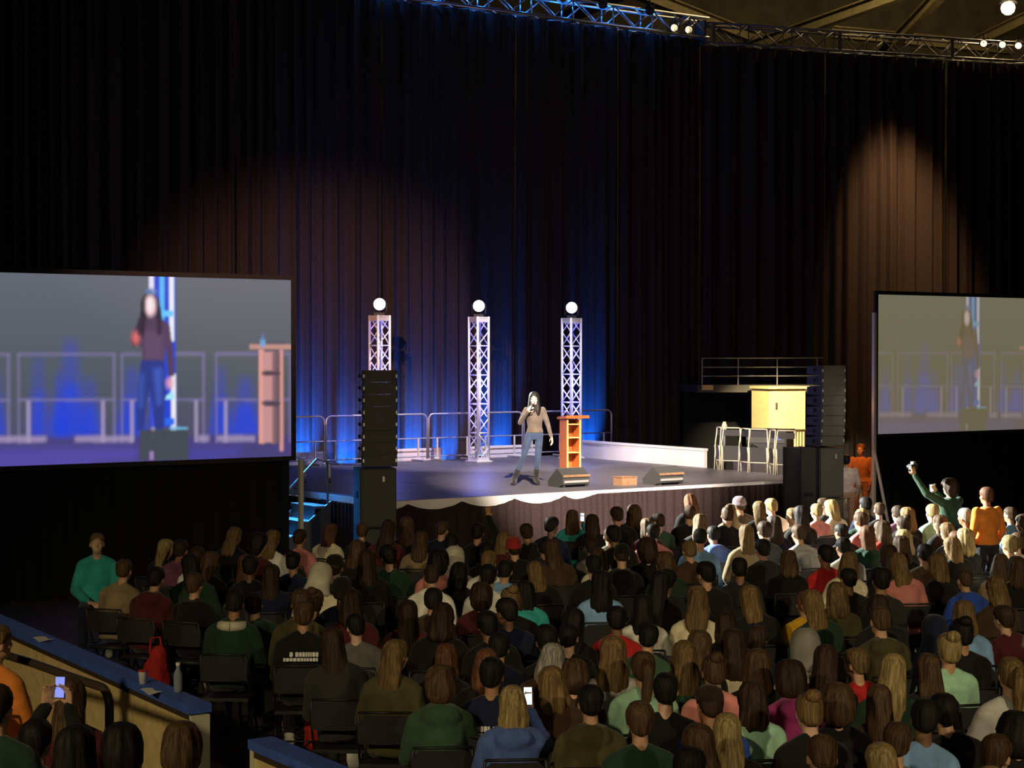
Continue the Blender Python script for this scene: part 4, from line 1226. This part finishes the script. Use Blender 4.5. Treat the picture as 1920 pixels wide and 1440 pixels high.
# ---- chairs
SEATM = MB(); 
SEATM.box((0, .0, .445), (.42, .40, .03)); SEAT = SEATM.mesh('seat', 'black_plastic')
bk = []
for j in range(4):
    bk.append([Vector((-.21 + .42 * i / 8, -.235 - .03 * math.cos((i - 4) / 4 * 1.4) - .02 * j / 3, .62 + .22 * j / 3 - (.05 if j == 3 and i in (0, 8) else 0))) for i in range(9)])
b2 = [[v + Vector((0, .02, 0)) for v in r] for r in bk]
BACKM = MB().grid(bk); BACKM.grid([r[::-1] for r in b2])
BACK = BACKM.mesh('backrest', 'black_plastic', True)
fr = MB()
for s in (-1, 1):
    fr.path([(s * .215, .22, 0), (s * .215, -.05, .42), (s * .215, -.23, .70), (s * .20, -.265, .86)], .011, 6)
    fr.path([(s * .195, -.24, 0), (s * .195, .18, .43)], .011, 6)
fr.tube((-.215, .15, .12), (.215, .15, .12), .008); fr.tube((-.195, -.17, .10), (.195, -.17, .10), .008); fr.tube((-.2, -.265, .86), (.2, -.265, .86), .011)
FRAME = fr.mesh('folding_chair', 'black_metal', True)
one = MB(); one.v = list(fr.v); one.f = list(fr.f); one.add(SEATM.v, SEATM.f); one.add(BACKM.v, BACKM.f)
CHAIR1 = one.mesh('folding_chair', 'black_plastic', True)

FOCUS = uv(4.4, 3.0)
def dress(name, P, loc, rz, sc, hk, hc, tc, skincol, trcol, hoodie, seed, label, group='seated audience', cat='person'):
    o = link(name, P['body'], None, loc, (0, 0, rz), skincol); o.scale = (sc, sc, sc); tag(o, label, cat, group)
    rr = random.Random(seed)
    link('hoodie' if hoodie else 'top', P['hoodie'] if hoodie else P['top'], o, color=tc)
    link('trousers', P['trousers'], o, color=trcol); shc = (.03, .03, .03) if rr.random() < .6 else (.4, .4, .38)
    for q in P['shoes']: link('shoe', q, o, color=shc)
    if hk in ('beanie', 'cap'):
        hh = link('hair', HMESH['s'][0], o, color=HC['db']); hh.matrix_local = P['Mh'] @ Matrix.Diagonal((.97, .97, .97, 1))
    hv = HMESH[hk][rr.randrange(len(HMESH[hk]))]
    hh = link(HNAME[hk], hv, o, color=hc); k = rr.uniform(.94, 1.02)
    sgn = rr.choice((-1, 1))
    hh.matrix_local = P['Mh'] @ Matrix.Diagonal((k * sgn, k, k, 1)) if hk not in ('cap',) else P['Mh']
    return o
def vary(c, rr, a=.18):
    k = rr.uniform(1 - a, 1 + a); return tuple(min(1, x * k) for x in c)
PHONE = MB().box((0, 0, 0), (.072, .009, .15)).mesh('case', 'black_plastic'); PHSC = MB().box((0, -.0055, 0), (.066, .002, .14)).mesh('display', 'phone_glow')
def phone(loc, rz, label, tilt=0.0, group='lit phones in the audience', scr=None):
    t = empty('phone', loc, rz, label, 'phone', group); t.rotation_euler = (tilt, 0, rz); t.scale = (.85, .85, .85)
    cs = link('case', PHONE, t); link('display', scr or PHSC, cs)
    return t
def print_lines(o, P, rows, seed, w=.29):
    """unreadable white lettering across the back of a shirt"""
    rr = random.Random(seed); m = MB(); z = 0
    for r in range(rows):
        x = -w / 2 + (r == 0) * w * .18
        while x < w / 2:
            k = rr.uniform(.012, .03); hgt = .036 if r == 0 else .026
            m.box((x + k / 2, 0, -r * .044), (k, .004, hgt)); 
            m.box((x + k / 2, -.001, -r * .044), (k * .3, .005, hgt * 1.2))
            x += k + (.005 if rr.random() < .8 else .02)
    c = m.build('back_print', 'print_white', o)
    c.matrix_local = P['Mu'] @ Matrix.Translation((0, -.165, .885)) @ Matrix.Rotation(R(-4), 4, 'X')
for i, p in enumerate(people):
    rr = random.Random(500 + i)
    pose = p['pose']
    d = FOCUS - Vector((p['x'], p['y'], 0)); rz = math.atan2(-d.x, d.y) + R(rr.uniform(-9, 9))
    if pose == 'turned': rz += R(-150); pose = 'up'
    elif pose == 'up': pose = rr.choice(['up', 'tiltl', 'fwd', 'cross', 'tiltr', 'low', 'up'])
    P = POSES[pose]; sc = rr.uniform(.95, 1.045)
    light = p['hc'] in ('bl', 'gb', 'br', 'rd')
    sk = rr.choice(SKINS[:3] if light else SKINS)
    hcol = TC['navy'] if (p['hk'] == 'h' and p['hc'] == 'bk') else HC[p['hc']]
    if p['hk'] == 'beanie' and p['hc'] == 'rd': hcol = (.40, .03, .025)
    if p['hk'] == 'beanie' and p['hc'] == 'gy': hcol = (.20, .14, .16)
    loc = (p['x'], p['y'], 0)
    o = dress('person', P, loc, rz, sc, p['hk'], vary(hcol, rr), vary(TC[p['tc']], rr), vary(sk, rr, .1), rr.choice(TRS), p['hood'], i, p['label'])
    p['ob'] = o
    if p['pr']: print_lines(o, P, 2, i)
    if p['lm'] == 'cream scarf':
        m = MB(); m.path([(.10 * math.sin(a), -.01 - .105 * math.cos(a), 1.03 - .015 * math.cos(a)) for a in [k * .5236 for k in range(13)]], .045, 10); m.v = [tuple(P['Mu'] @ Vector(v)) for v in m.v]
        m.build('scarf', 'cream_metal', o, True)
    if pose == 'phone' or p['pose'] == 'phone':
        w, f = P['arms'][0]; Mo = Matrix.Translation(loc) @ Matrix.Rotation(rz, 4, 'Z') @ Matrix.Diagonal((sc, sc, sc, 1))
        q = Mo @ (w + f * .12 + Vector((0, -.035, 0)))
        phone(q, rz, 'lit phone held up by the person in the ' + (p['lm'] or p['tc'] + ' top near the stage'), R(-8))
    nearby = p['y'] < 17.5
    cl_ = 'black folding chair under ' + p['label'].replace('seated person with ', '')
    if len(cl_.replace(',', '').split()) > 16: cl_ = cl_.replace('black folding chair', 'folding chair')
    if len(cl_.replace(',', '').split()) > 16: cl_ = cl_.replace('folding chair', 'chair')
    if len(cl_.replace(',', '').replace('-', ' ').split()) > 16: cl_ = 'chair under ' + p['label'].replace('seated person with ', '').replace(' in the thick of the crowd', ' mid-crowd').replace('golden-brown', 'golden').replace('stage-side ', '').replace(' hair in a bun', ' bun').replace(' of the ', ' of ')
    if nearby:
        ch = link('folding_chair', FRAME, None, loc, (0, 0, rz)); link('seat', SEAT, ch); link('backrest', BACK, ch)
    else: ch = link('folding_chair', CHAIR1, None, loc, (0, 0, rz))
    tag(ch, cl_, 'chair', 'folding chairs in the audience rows')
print('audience', len(people))

# ------------------------------------------------------------------ standing figures
def standing(key, J, voxel=.011, pad=.02, shirt_len=.95):
    """J: joints in the figure's own frame (faces +y); returns meshes grown over them"""
    body, top, leg, shoe = MB(), MB(), MB(), MB()
    pel, chest, neck = Vector(J['pelvis']), Vector(J['chest']), Vector(J['neck'])
    k = J.get('w', 1.0)
    def tr(mb, p, grow=0.0, lo=0.0):
        rows = [(pel + Vector((0, 0, -.06)), .145, .10), (pel, .160, .115), (pel.lerp(chest, .35), .128, .095), (pel.lerp(chest, .62), .135, .10), (chest, .155, .108), (chest.lerp(neck, .45), .165, .09), (chest.lerp(neck, .75), .12, .07), (neck, .058, .056)]
        mb.rings([[c + Vector(((rx * k + p) * math.cos(2 * math.pi * i / 20), (ry * k + p) * math.sin(2 * math.pi * i / 20), 0)) for i in range(20)] for c, rx, ry in rows[1 if p else 0:]])
    tr(body, 0); tr(top, pad)
    Mh = Matrix.Translation(J['head']) @ Matrix.Rotation(R(J.get('yaw', 0)), 4, 'Z') @ Matrix.Rotation(R(-J.get('nod', 0)), 4, 'X')
    capsule(body, neck - Vector((0, 0, .03)), .052, Mh @ Vector((0, -.012, -.06)), .047); head(body, Mh)
    arms = []
    for sg, s in ((1, 'R'), (-1, 'L')):
        S, E, Wp = (Vector(J[n + s]) for n in ('sho', 'elb', 'wri'))
        capsule(body, S, .046 * k, E, .038 * k); capsule(body, E, .037 * k, Wp, .025)
        hand(body, Wp, J['fin' + s], J['pal' + s], -sg, J.get('curl' + s, .5), .0088)
        capsule(top, S, .046 * k + pad * .9, E, .038 * k + pad * .75); capsule(top, E, .037 * k + pad * .75, Wp, .025 + pad * .55)
        H, K, A = (Vector(J[n + s]) for n in ('hip', 'kne', 'ank'))
        capsule(body, H, .082 * k, K, .055 * k); capsule(body, K, .052 * k, A, .036)
        capsule(leg, H, .088 * k, K, .060 * k); capsule(leg, K, .059 * k, A, .044)
        t = Vector(J['toe' + s])
        capsule(body, A, .036, t, .03)
        sm = MB(); capsule(sm, A + (K - A).normalized() * J.get('boot', .07), .056, A + Vector((0, -.01, -.02)), .048); capsule(sm, A + Vector((0, -.01, -.04)), .050, t, .042)
        capsule(sm, A + Vector((0, 0, -.005)), .050, t + Vector((0, 0, .004)), .040); hl = A + (A - t).normalized() * .02; capsule(sm, Vector((hl.x, hl.y, A.z - .03)), .022, Vector((hl.x, hl.y, .016)), .014)
        shoe.v, shoe.f = shoe.v, shoe.f
        J['_shoe' + s] = sm; arms.append(Wp)
    mb = leg; mb.rings([[pel + Vector((rx * k * math.cos(2 * math.pi * i / 20), ry * k * math.sin(2 * math.pi * i / 20), z)) for i in range(20)] for z, rx, ry in ((-.12, .14, .10), (-.04, .168, .125), (.04, .158, .115), (.10, .142, .104))])
    return dict(body=skin(body, 'person', M_SKIN, voxel, 2, 0, .7), top=skin(top, 'top', M_CLOTH, .014, 3, .010), trousers=skin(leg, 'trousers', M_CLOTH, .014, 3, .008),
                shoeR=skin(J['_shoeR'], 'shoe', M_CLOTH, .011, 2), shoeL=skin(J['_shoeL'], 'shoe', M_CLOTH, .011, 2), Mh=Mh, arms=arms)
def stand(P, loc, rz, hk, hc, tc, trc, sk, shoe, label, sc=1.0, group=None, hair_s=1.0):
    o = link('person', P['body'], None, loc, (0, 0, rz), sk); o.scale = (sc,) * 3; tag(o, label, 'person', group)
    link('top', P['top'], o, color=tc); link('trousers', P['trousers'], o, color=trc)
    link('shoe', P['shoeR'], o, color=shoe); link('shoe', P['shoeL'], o, color=shoe)
    h = link(HNAME[hk], HMESH[hk][0], o, color=hc); h.matrix_local = P['Mh'] @ Matrix.Diagonal((hair_s, hair_s, hair_s, 1))
    return o
# the presenter: weight on her left leg, right leg out to the side, microphone at her mouth
JP = dict(pelvis=(0, 0, .93), chest=(.01, .0, 1.22), neck=(.02, .0, 1.41), head=(.02, .03, 1.535), boot=.15, yaw=-14, nod=2, w=.90,
          shoR=(.155, .0, 1.345), elbR=(.275, .03, 1.11), wriR=(.165, .19, 1.315), finR=(-.55, .15, .75), palR=(-.6, -.75, 0), curlR=1.0,
          shoL=(-.145, .0, 1.345), elbL=(-.235, -.02, 1.09), wriL=(-.285, .06, .865), finL=(-.2, .15, -1), palL=(.9, .2, 0), curlL=.35,
          hipR=(.095, 0, .90), kneR=(.215, .05, .50), ankR=(.37, -.03, .115), toeR=(.40, .10, .04),
          hipL=(-.075, 0, .90), kneL=(-.045, .06, .49), ankL=(-.02, -.02, .115), toeL=(-.04, .12, .04))
PP = standing('presenter', JP, .0085, .014)
sp = at_z(1003, 909, STAGE_Z)
prs = stand(PP, sp, R(180 + 9), 'lf', (.007, .006, .006), (.085, .068, .054), (.028, .048, .095), (.66, .43, .31), (.012, .012, .013), 'woman presenter in a sheer brown top and jeans speaking on the stage', hair_s=1.02)
eyes = MB()
for s in (-1, 1): ellip(eyes, (s * .032, .078, .008), (.012, .008, .007))
e = eyes.build('eyes', 'black_plastic', prs, True); e.matrix_local = PP['Mh']
mo = MB(); ellip(mo, (0, .093, -.056), (.020, .006, .007)); e = mo.build('lips', 'tan_cloth', prs, True); e.matrix_local = PP['Mh']
Mo = Matrix.Translation(sp) @ Matrix.Rotation(R(189), 4, 'Z')
mc = empty('microphone', (0, 0, 0), 0, 'handheld microphone in the presenter\'s raised hand', 'microphone')
a0 = Mo @ Vector((.125, .235, 1.33)); a1 = Mo @ Vector((.055, .165, 1.475)); dm = (a1 - a0).normalized()
mc.location = a0
MB().tube((0, 0, 0), dm * .15, .012, 10, .016).build('handle', 'black_metal', mc, True)
MB().lathe([(.014, -.01), (.026, .01), (.028, .03), (.02, .05), (.004, .058)], dm * .15, 12, dm).build('grille', 'dull_steel', mc, True)

JS = dict(pelvis=(0, 0, .95), chest=(0, 0, 1.26), neck=(0, 0, 1.46), head=(0, .02, 1.60), w=1.08, shoR=(.18, 0, 1.40), elbR=(.25, -.02, 1.13), wriR=(.22, .10, .90), finR=(0, .3, -1), palR=(-1, 0, 0),
          shoL=(-.18, 0, 1.40), elbL=(-.25, -.02, 1.13), wriL=(-.22, .10, .90), finL=(0, .3, -1), palL=(1, 0, 0), hipR=(.10, 0, .92), kneR=(.11, .02, .50), ankR=(.11, -.02, .10), toeR=(.13, .14, .04),
          hipL=(-.10, 0, .92), kneL=(-.11, .02, .50), ankL=(-.11, -.02, .10), toeL=(-.13, .14, .04))
PS = standing('stander', JS)
JC = dict(JS); JC.update(elbL=(-.36, .12, 1.52), wriL=(-.46, .26, 1.78), finL=(-.1, .2, 1), palL=(.3, 1, 0), elbR=(.26, .22, 1.28), wriR=(.10, .36, 1.50), finR=(-.4, .2, .8), palR=(-.3, -1, 0), yaw=6)
PC = standing('photographer', JC)
def ground(px, py_head, headz): 
    q = at_z(px, py_head, headz); return Vector((q.x, q.y, 0))
def face(loc, tgt): d = Vector(tgt) - Vector(loc); return math.atan2(-d.x, d.y)
# photographer in a green jacket holding a camera up, at the right
g = ground(1782, 912, 1.62); rzc = face(g, uv(4, 4)) - R(6)
stand(PC, g, rzc, 'm', HC['db'], (.035, .075, .045), (.02, .02, .03), SKINS[0], (.02, .02, .02), 'standing person in a green jacket holding a camera up at the right')
Mo = Matrix.Translation(g) @ Matrix.Rotation(rzc, 4, 'Z')
t = empty('camera_body', Mo @ Vector((-.42, .33, 1.90)), rzc, 'small camera held high by the person in the green jacket', 'camera')
MB().box((0, 0, 0), (.13, .06, .085)).build('body', 'black_plastic', t); MB().lathe([(.035, 0), (.035, .06), (.03, .07)], (0, .03, 0), 14, (0, 1, 0)).build('lens', 'black_metal', t)
MB().box((.0, 0, .06), (.05, .05, .035)).build('flash', 'hardware', t)
phone(Mo @ Vector((.05, .42, 1.56)), rzc, 'lit phone in front of the photographer\'s face', R(-5))
# man in the orange shirt
g = ground(1851, 931, 1.60)
stand(PS, g, face(g, uv(6, 3)), 's', (.12, .05, .025), TC['orange'], (.03, .03, .04), (.55, .24, .13), (.02, .02, .02), 'standing man in a bright orange shirt at the right edge of the crowd')
# people behind the right stack: one with orange light put into the body and clothes colours, one in white
g = Vector((6.9, 35.6, 0)); g.x = (1615 - CX) / FPX * 35.6
stand(PS, g, R(150), 's', (.25, .10, .03), (.75, .25, .08), (.60, .22, .08), (.70, .36, .2), (.05, .03, .02), 'orange-lit person standing behind the right screen leg')
g = Vector(((1587 - CX) / FPX * 33.8, 33.8, 0))
stand(PS, g, R(-10), 's', HC['bk'], (.72, .62, .62), (.55, .36, .24), SKINS[1], (.05, .04, .04), 'person in a white shirt and beige trousers beside the right speaker stack', .93)
point('backstage_orange_light', ((1606 - CX) / FPX * 34.6, 34.8, 2.5), 45, (1.0, .42, .12), .1)
spot('added_side_light', ((1592 - CX) / FPX * 30 + .5, 29.5, 4.4), (6.45, 33.8, 1.1), 120, (1.0, .75, .65), 22, .5, .1)  # added spot, unseen, to brighten the person in white

# ------------------------------------------------------------------ the stand at the lower left: boarded wall with a blue cap, handrail, people
def stand_wall(a, b, zt, label, post):
    a = Vector(a); b = Vector(b); d = b - a; L = d.length
    t = empty('stand_wall', (a.x, a.y, 0), math.atan2(d.y, d.x), label, 'wall', 'walls of the spectator stand')
    n = max(1, round(L / 1.2))
    for i in range(n): MB().box(((i + .5) * L / n, 0, (zt - .06) / 2), (L / n - .008, .10, zt - .06)).build('panel', 'yellow_wall', t)
    MB().box((L / 2, 0, zt), (L + .06, .17, .06)).build('cap', 'blue_vinyl', t)
    MB().box((L / 2, -.055, zt - .055), (L, .012, .05)).build('cap_trim', 'brown_metal', t)
    if post: MB().box((L + .02, 0, (zt - .04) / 2), (.05, .13, zt - .04)).build('end_post', 'cream_metal', t)
    if post == 2: MB().box((-.02, 0, (zt - .04) / 2), (.05, .13, zt - .04)).build('end_post', 'cream_metal', t)
WZ = 1.12
A = at_z(-60, 1140, WZ); B = at_z(372, 1328, WZ)
stand_wall((A.x, A.y), (B.x, B.y), WZ, 'yellow stand wall with a long blue cap at the lower left', 1)
C_ = at_z(492, 1394, WZ); D_ = at_z(690, 1478, WZ)
stand_wall((C_.x, C_.y), (D_.x, D_.y), WZ, 'short end of a blue-capped yellow wall at the bottom edge', 2)
wd = (B - A).normalized(); wn = Vector((wd.y, -wd.x, 0))
if wn.y > 0: wn = -wn
# riser of the stand
SZ = .10
def slab(name, p, q, w0, w1, z, m):
    p = Vector((p.x, p.y, 0)); q = Vector((q.x, q.y, 0)); o = []
    poly = [p + wn * w0, q + wn * w0, q + wn * w1, p + wn * w1]
    vs = [(v.x, v.y, zz) for zz in (0, z) for v in poly]
    return MB().add(vs, [(0, 3, 2, 1), (4, 5, 6, 7), (0, 1, 5, 4), (1, 2, 6, 5), (2, 3, 7, 6), (3, 0, 4, 7)]).build(name, m)
E_ = B + wd * .2
tag(slab('stand_riser', A - wd * 2, E_ + wd * .3, .7, 4.6, SZ, 'concrete'), 'dark concrete riser of the spectator stand at the lower left', 'riser')
# handrail
zr = 1.45
pts = [at_z(-40, 1213, zr), at_z(60, 1243, zr), at_z(150, 1275, zr), at_z(190, 1288, zr)]
e0 = pts[-1]; dr = (pts[-1] - pts[0]).normalized()
for k in range(1, 6):
    an = k / 5 * math.pi / 2; pts.append(e0 + dr * (.11 * math.sin(an)) + Vector((0, 0, -.11 * (1 - math.cos(an)))))
pts.append(Vector((pts[-1].x, pts[-1].y, .12)))
t = empty('handrail', (pts[-1].x, pts[-1].y, SZ), 0, 'dark bent handrail in front of the yellow wall', 'handrail')
MB().path([p - t.location for p in pts], .028, 10).build('rail', 'brown_metal', t, True)
MB().lathe([(.06, 0), (.06, .02), (.03, .03)], (0, 0, .0), 12).build('flange', 'brown_metal', t)
m = MB().tube(pts[0] - t.location, Vector((pts[0].x, pts[0].y, SZ)) - t.location, .026); m.build('post', 'brown_metal', t)
# people on the stand, close to the camera
def stand_person(px, py, Y, pose, hk, hc, tc, hood, label, rz_off=0, sk=SKINS[0], sc=1.0, seed=1):
    q = at_y(px, py, Y); loc = Vector((q.x, q.y, q.z - HEADZ * sc)); rz = face(loc, FOCUS) + R(rz_off)
    o = dress('person', POSES[pose], loc, rz, sc, hk, hc, tc, sk, TRS[0], hood, seed, label, 'spectators on the stand at the lower left')
    ch = link('stadium_seat', FRAME, None, loc, (0, 0, rz)); link('seat', SEAT, ch); link('backrest', BACK, ch)
    tag(ch, 'dark seat under the ' + label, 'chair', 'seats on the stand')
    if loc.z > .3:
        MB().box((0, 0, -loc.z / 2 + .0), (.46, .5, loc.z)).build('step_block', 'concrete', ch)
    return o, loc, rz
stand_person(240, 1404, 9.4, 'left', 'm', HC['bk'], TC['light grey'], False, 'spectator with bushy black hair at the bottom left', -10)
stand_person(340, 1402, 9.5, 'up', 'm', HC['br'], TC['tan'], False, 'brown-haired spectator in front of the wall\'s end post', 10, seed=3)
o, pl, prz = stand_person(66, 1392, 9.9, 'film', 's', HC['bk'], TC['black'], True, 'spectator filming with a raised phone at the far lower left', -2, seed=5)
stand_person(132, 1312, 10.6, 'up', 'l', HC['br'], TC['maroon'], False, 'brown-haired spectator against the yellow wall, behind the bent handrail', 4, seed=6)
stand_person(140, 1412, 8.3, 'up', 'l', HC['bk'], TC['black'], True, 'dark-haired spectator at the bottom edge left of the bushy-haired one', 0, seed=7)
stand_person(-22, 1206, 11.6, 'right', 's', HC['gb'], TC['orange'], False, 'spectator in orange cut by the left edge', 0, seed=8)
stand_person(-10, 1330, 9.0, 'up', 's', HC['db'], TC['dark green'], False, 'dark spectator in green cut by the left edge', 0, seed=9)
Mo = Matrix.Translation(pl) @ Matrix.Rotation(prz, 4, 'Z')
BG = MB().box((0, -.0055, 0), (.066, .002, .14)).mesh('display', 'blue_glow')
phone(Mo @ Vector((0, .335, 1.475)), prz, 'lit phone held up at the lower left', R(-8), 'lit phones in the audience', BG)

# ------------------------------------------------------------------ small things
def sheet(px, py, z, w, d, rz, label, m='paper'):
    p = at_z(px, py, z); mb = MB()
    mb.grid([[Vector((-w / 2 + w * i / 4, -d / 2 + d * j / 3, .004 + .008 * math.sin(i * 1.3 + j))) for i in range(5)] for j in range(4)])
    o = mb.build('paper_sheet', m, None, True, p, (0, 0, rz)); tag(o, label, 'paper', 'papers left about'); return o
WA = math.atan2(wd.y, wd.x)
sheet(80, 1199, WZ + .035, .22, .12, WA, 'white paper lying on the blue wall cap near the left edge')
sheet(283, 1297, WZ + .035, .20, .10, WA, 'folded white paper on the blue wall cap near its end')
p = at_z(268, 1282, WZ + .03); t = empty('drink_cup', p, 0, 'pink and white drink cup on the blue wall cap', 'cup')
MB().lathe([(.026, 0), (.034, .09), (.036, .092), (.030, .09), (.022, .01)], n=14).build('cup', 'paper', t, True); MB().lathe([(.037, .09), (.037, .10), (.005, .104)], n=14).build('lid', 'red_cloth', t)
p = at_z(334, 1298, WZ + .03); t = empty('water_bottle', p, 0, 'clear water bottle on the blue wall cap near its end', 'bottle')
MB().lathe([(.03, 0), (.032, .02), (.032, .13), (.014, .17), (.014, .19)], n=14).build('body', 'clear_plastic', t, True); MB().lathe([(.016, .19), (.016, .21), (.001, .212)], n=12).build('cap', 'paper', t)
def bag(px, py, z, size, m, label, rz=0.0, cat='bag'):
    p = at_z(px, py, z); t = empty('cloth_bag', p, rz, label, cat)
    b = MB(); w, d, h = size
    ellip(b, (0, 0, h * .42), (w / 2, d / 2, h * .42)); ellip(b, (w * .1, 0, h * .62), (w * .36, d * .4, h * .38)); b.box((0, 0, h * .2), (w * .8, d * .8, h * .38))
    link('body', skin(b, 'body', m, .02, 4, .04), t)
    MB().path([(-w * .2, 0, h * .85), (-w * .15, 0, h * 1.08), (w * .15, 0, h * 1.1), (w * .22, 0, h * .88)], .012, 6).build('strap', m, t)
bag(292, 1331, .0, (.30, .26, .66), 'red_cloth', 'bright red bag standing beyond the blue wall cap')
bag(600, 1407, .0, (.30, .26, .62), 'red_cloth', 'red jacket bundle left of the olive jacket, by the aisle', .4, 'jacket')
bag(652, 1412, .0, (.36, .30, .42), 'red_cloth', 'wide red bundle under a chair by the aisle', 1.2, 'jacket')
bag(670, 1442, .0, (.20, .10, .34), 'paper', 'white paper bag on the floor by the aisle', .2)
bag(694, 1444, .0, (.16, .12, .30), 'tan_cloth', 'tan bag right of the white paper bag', .2)
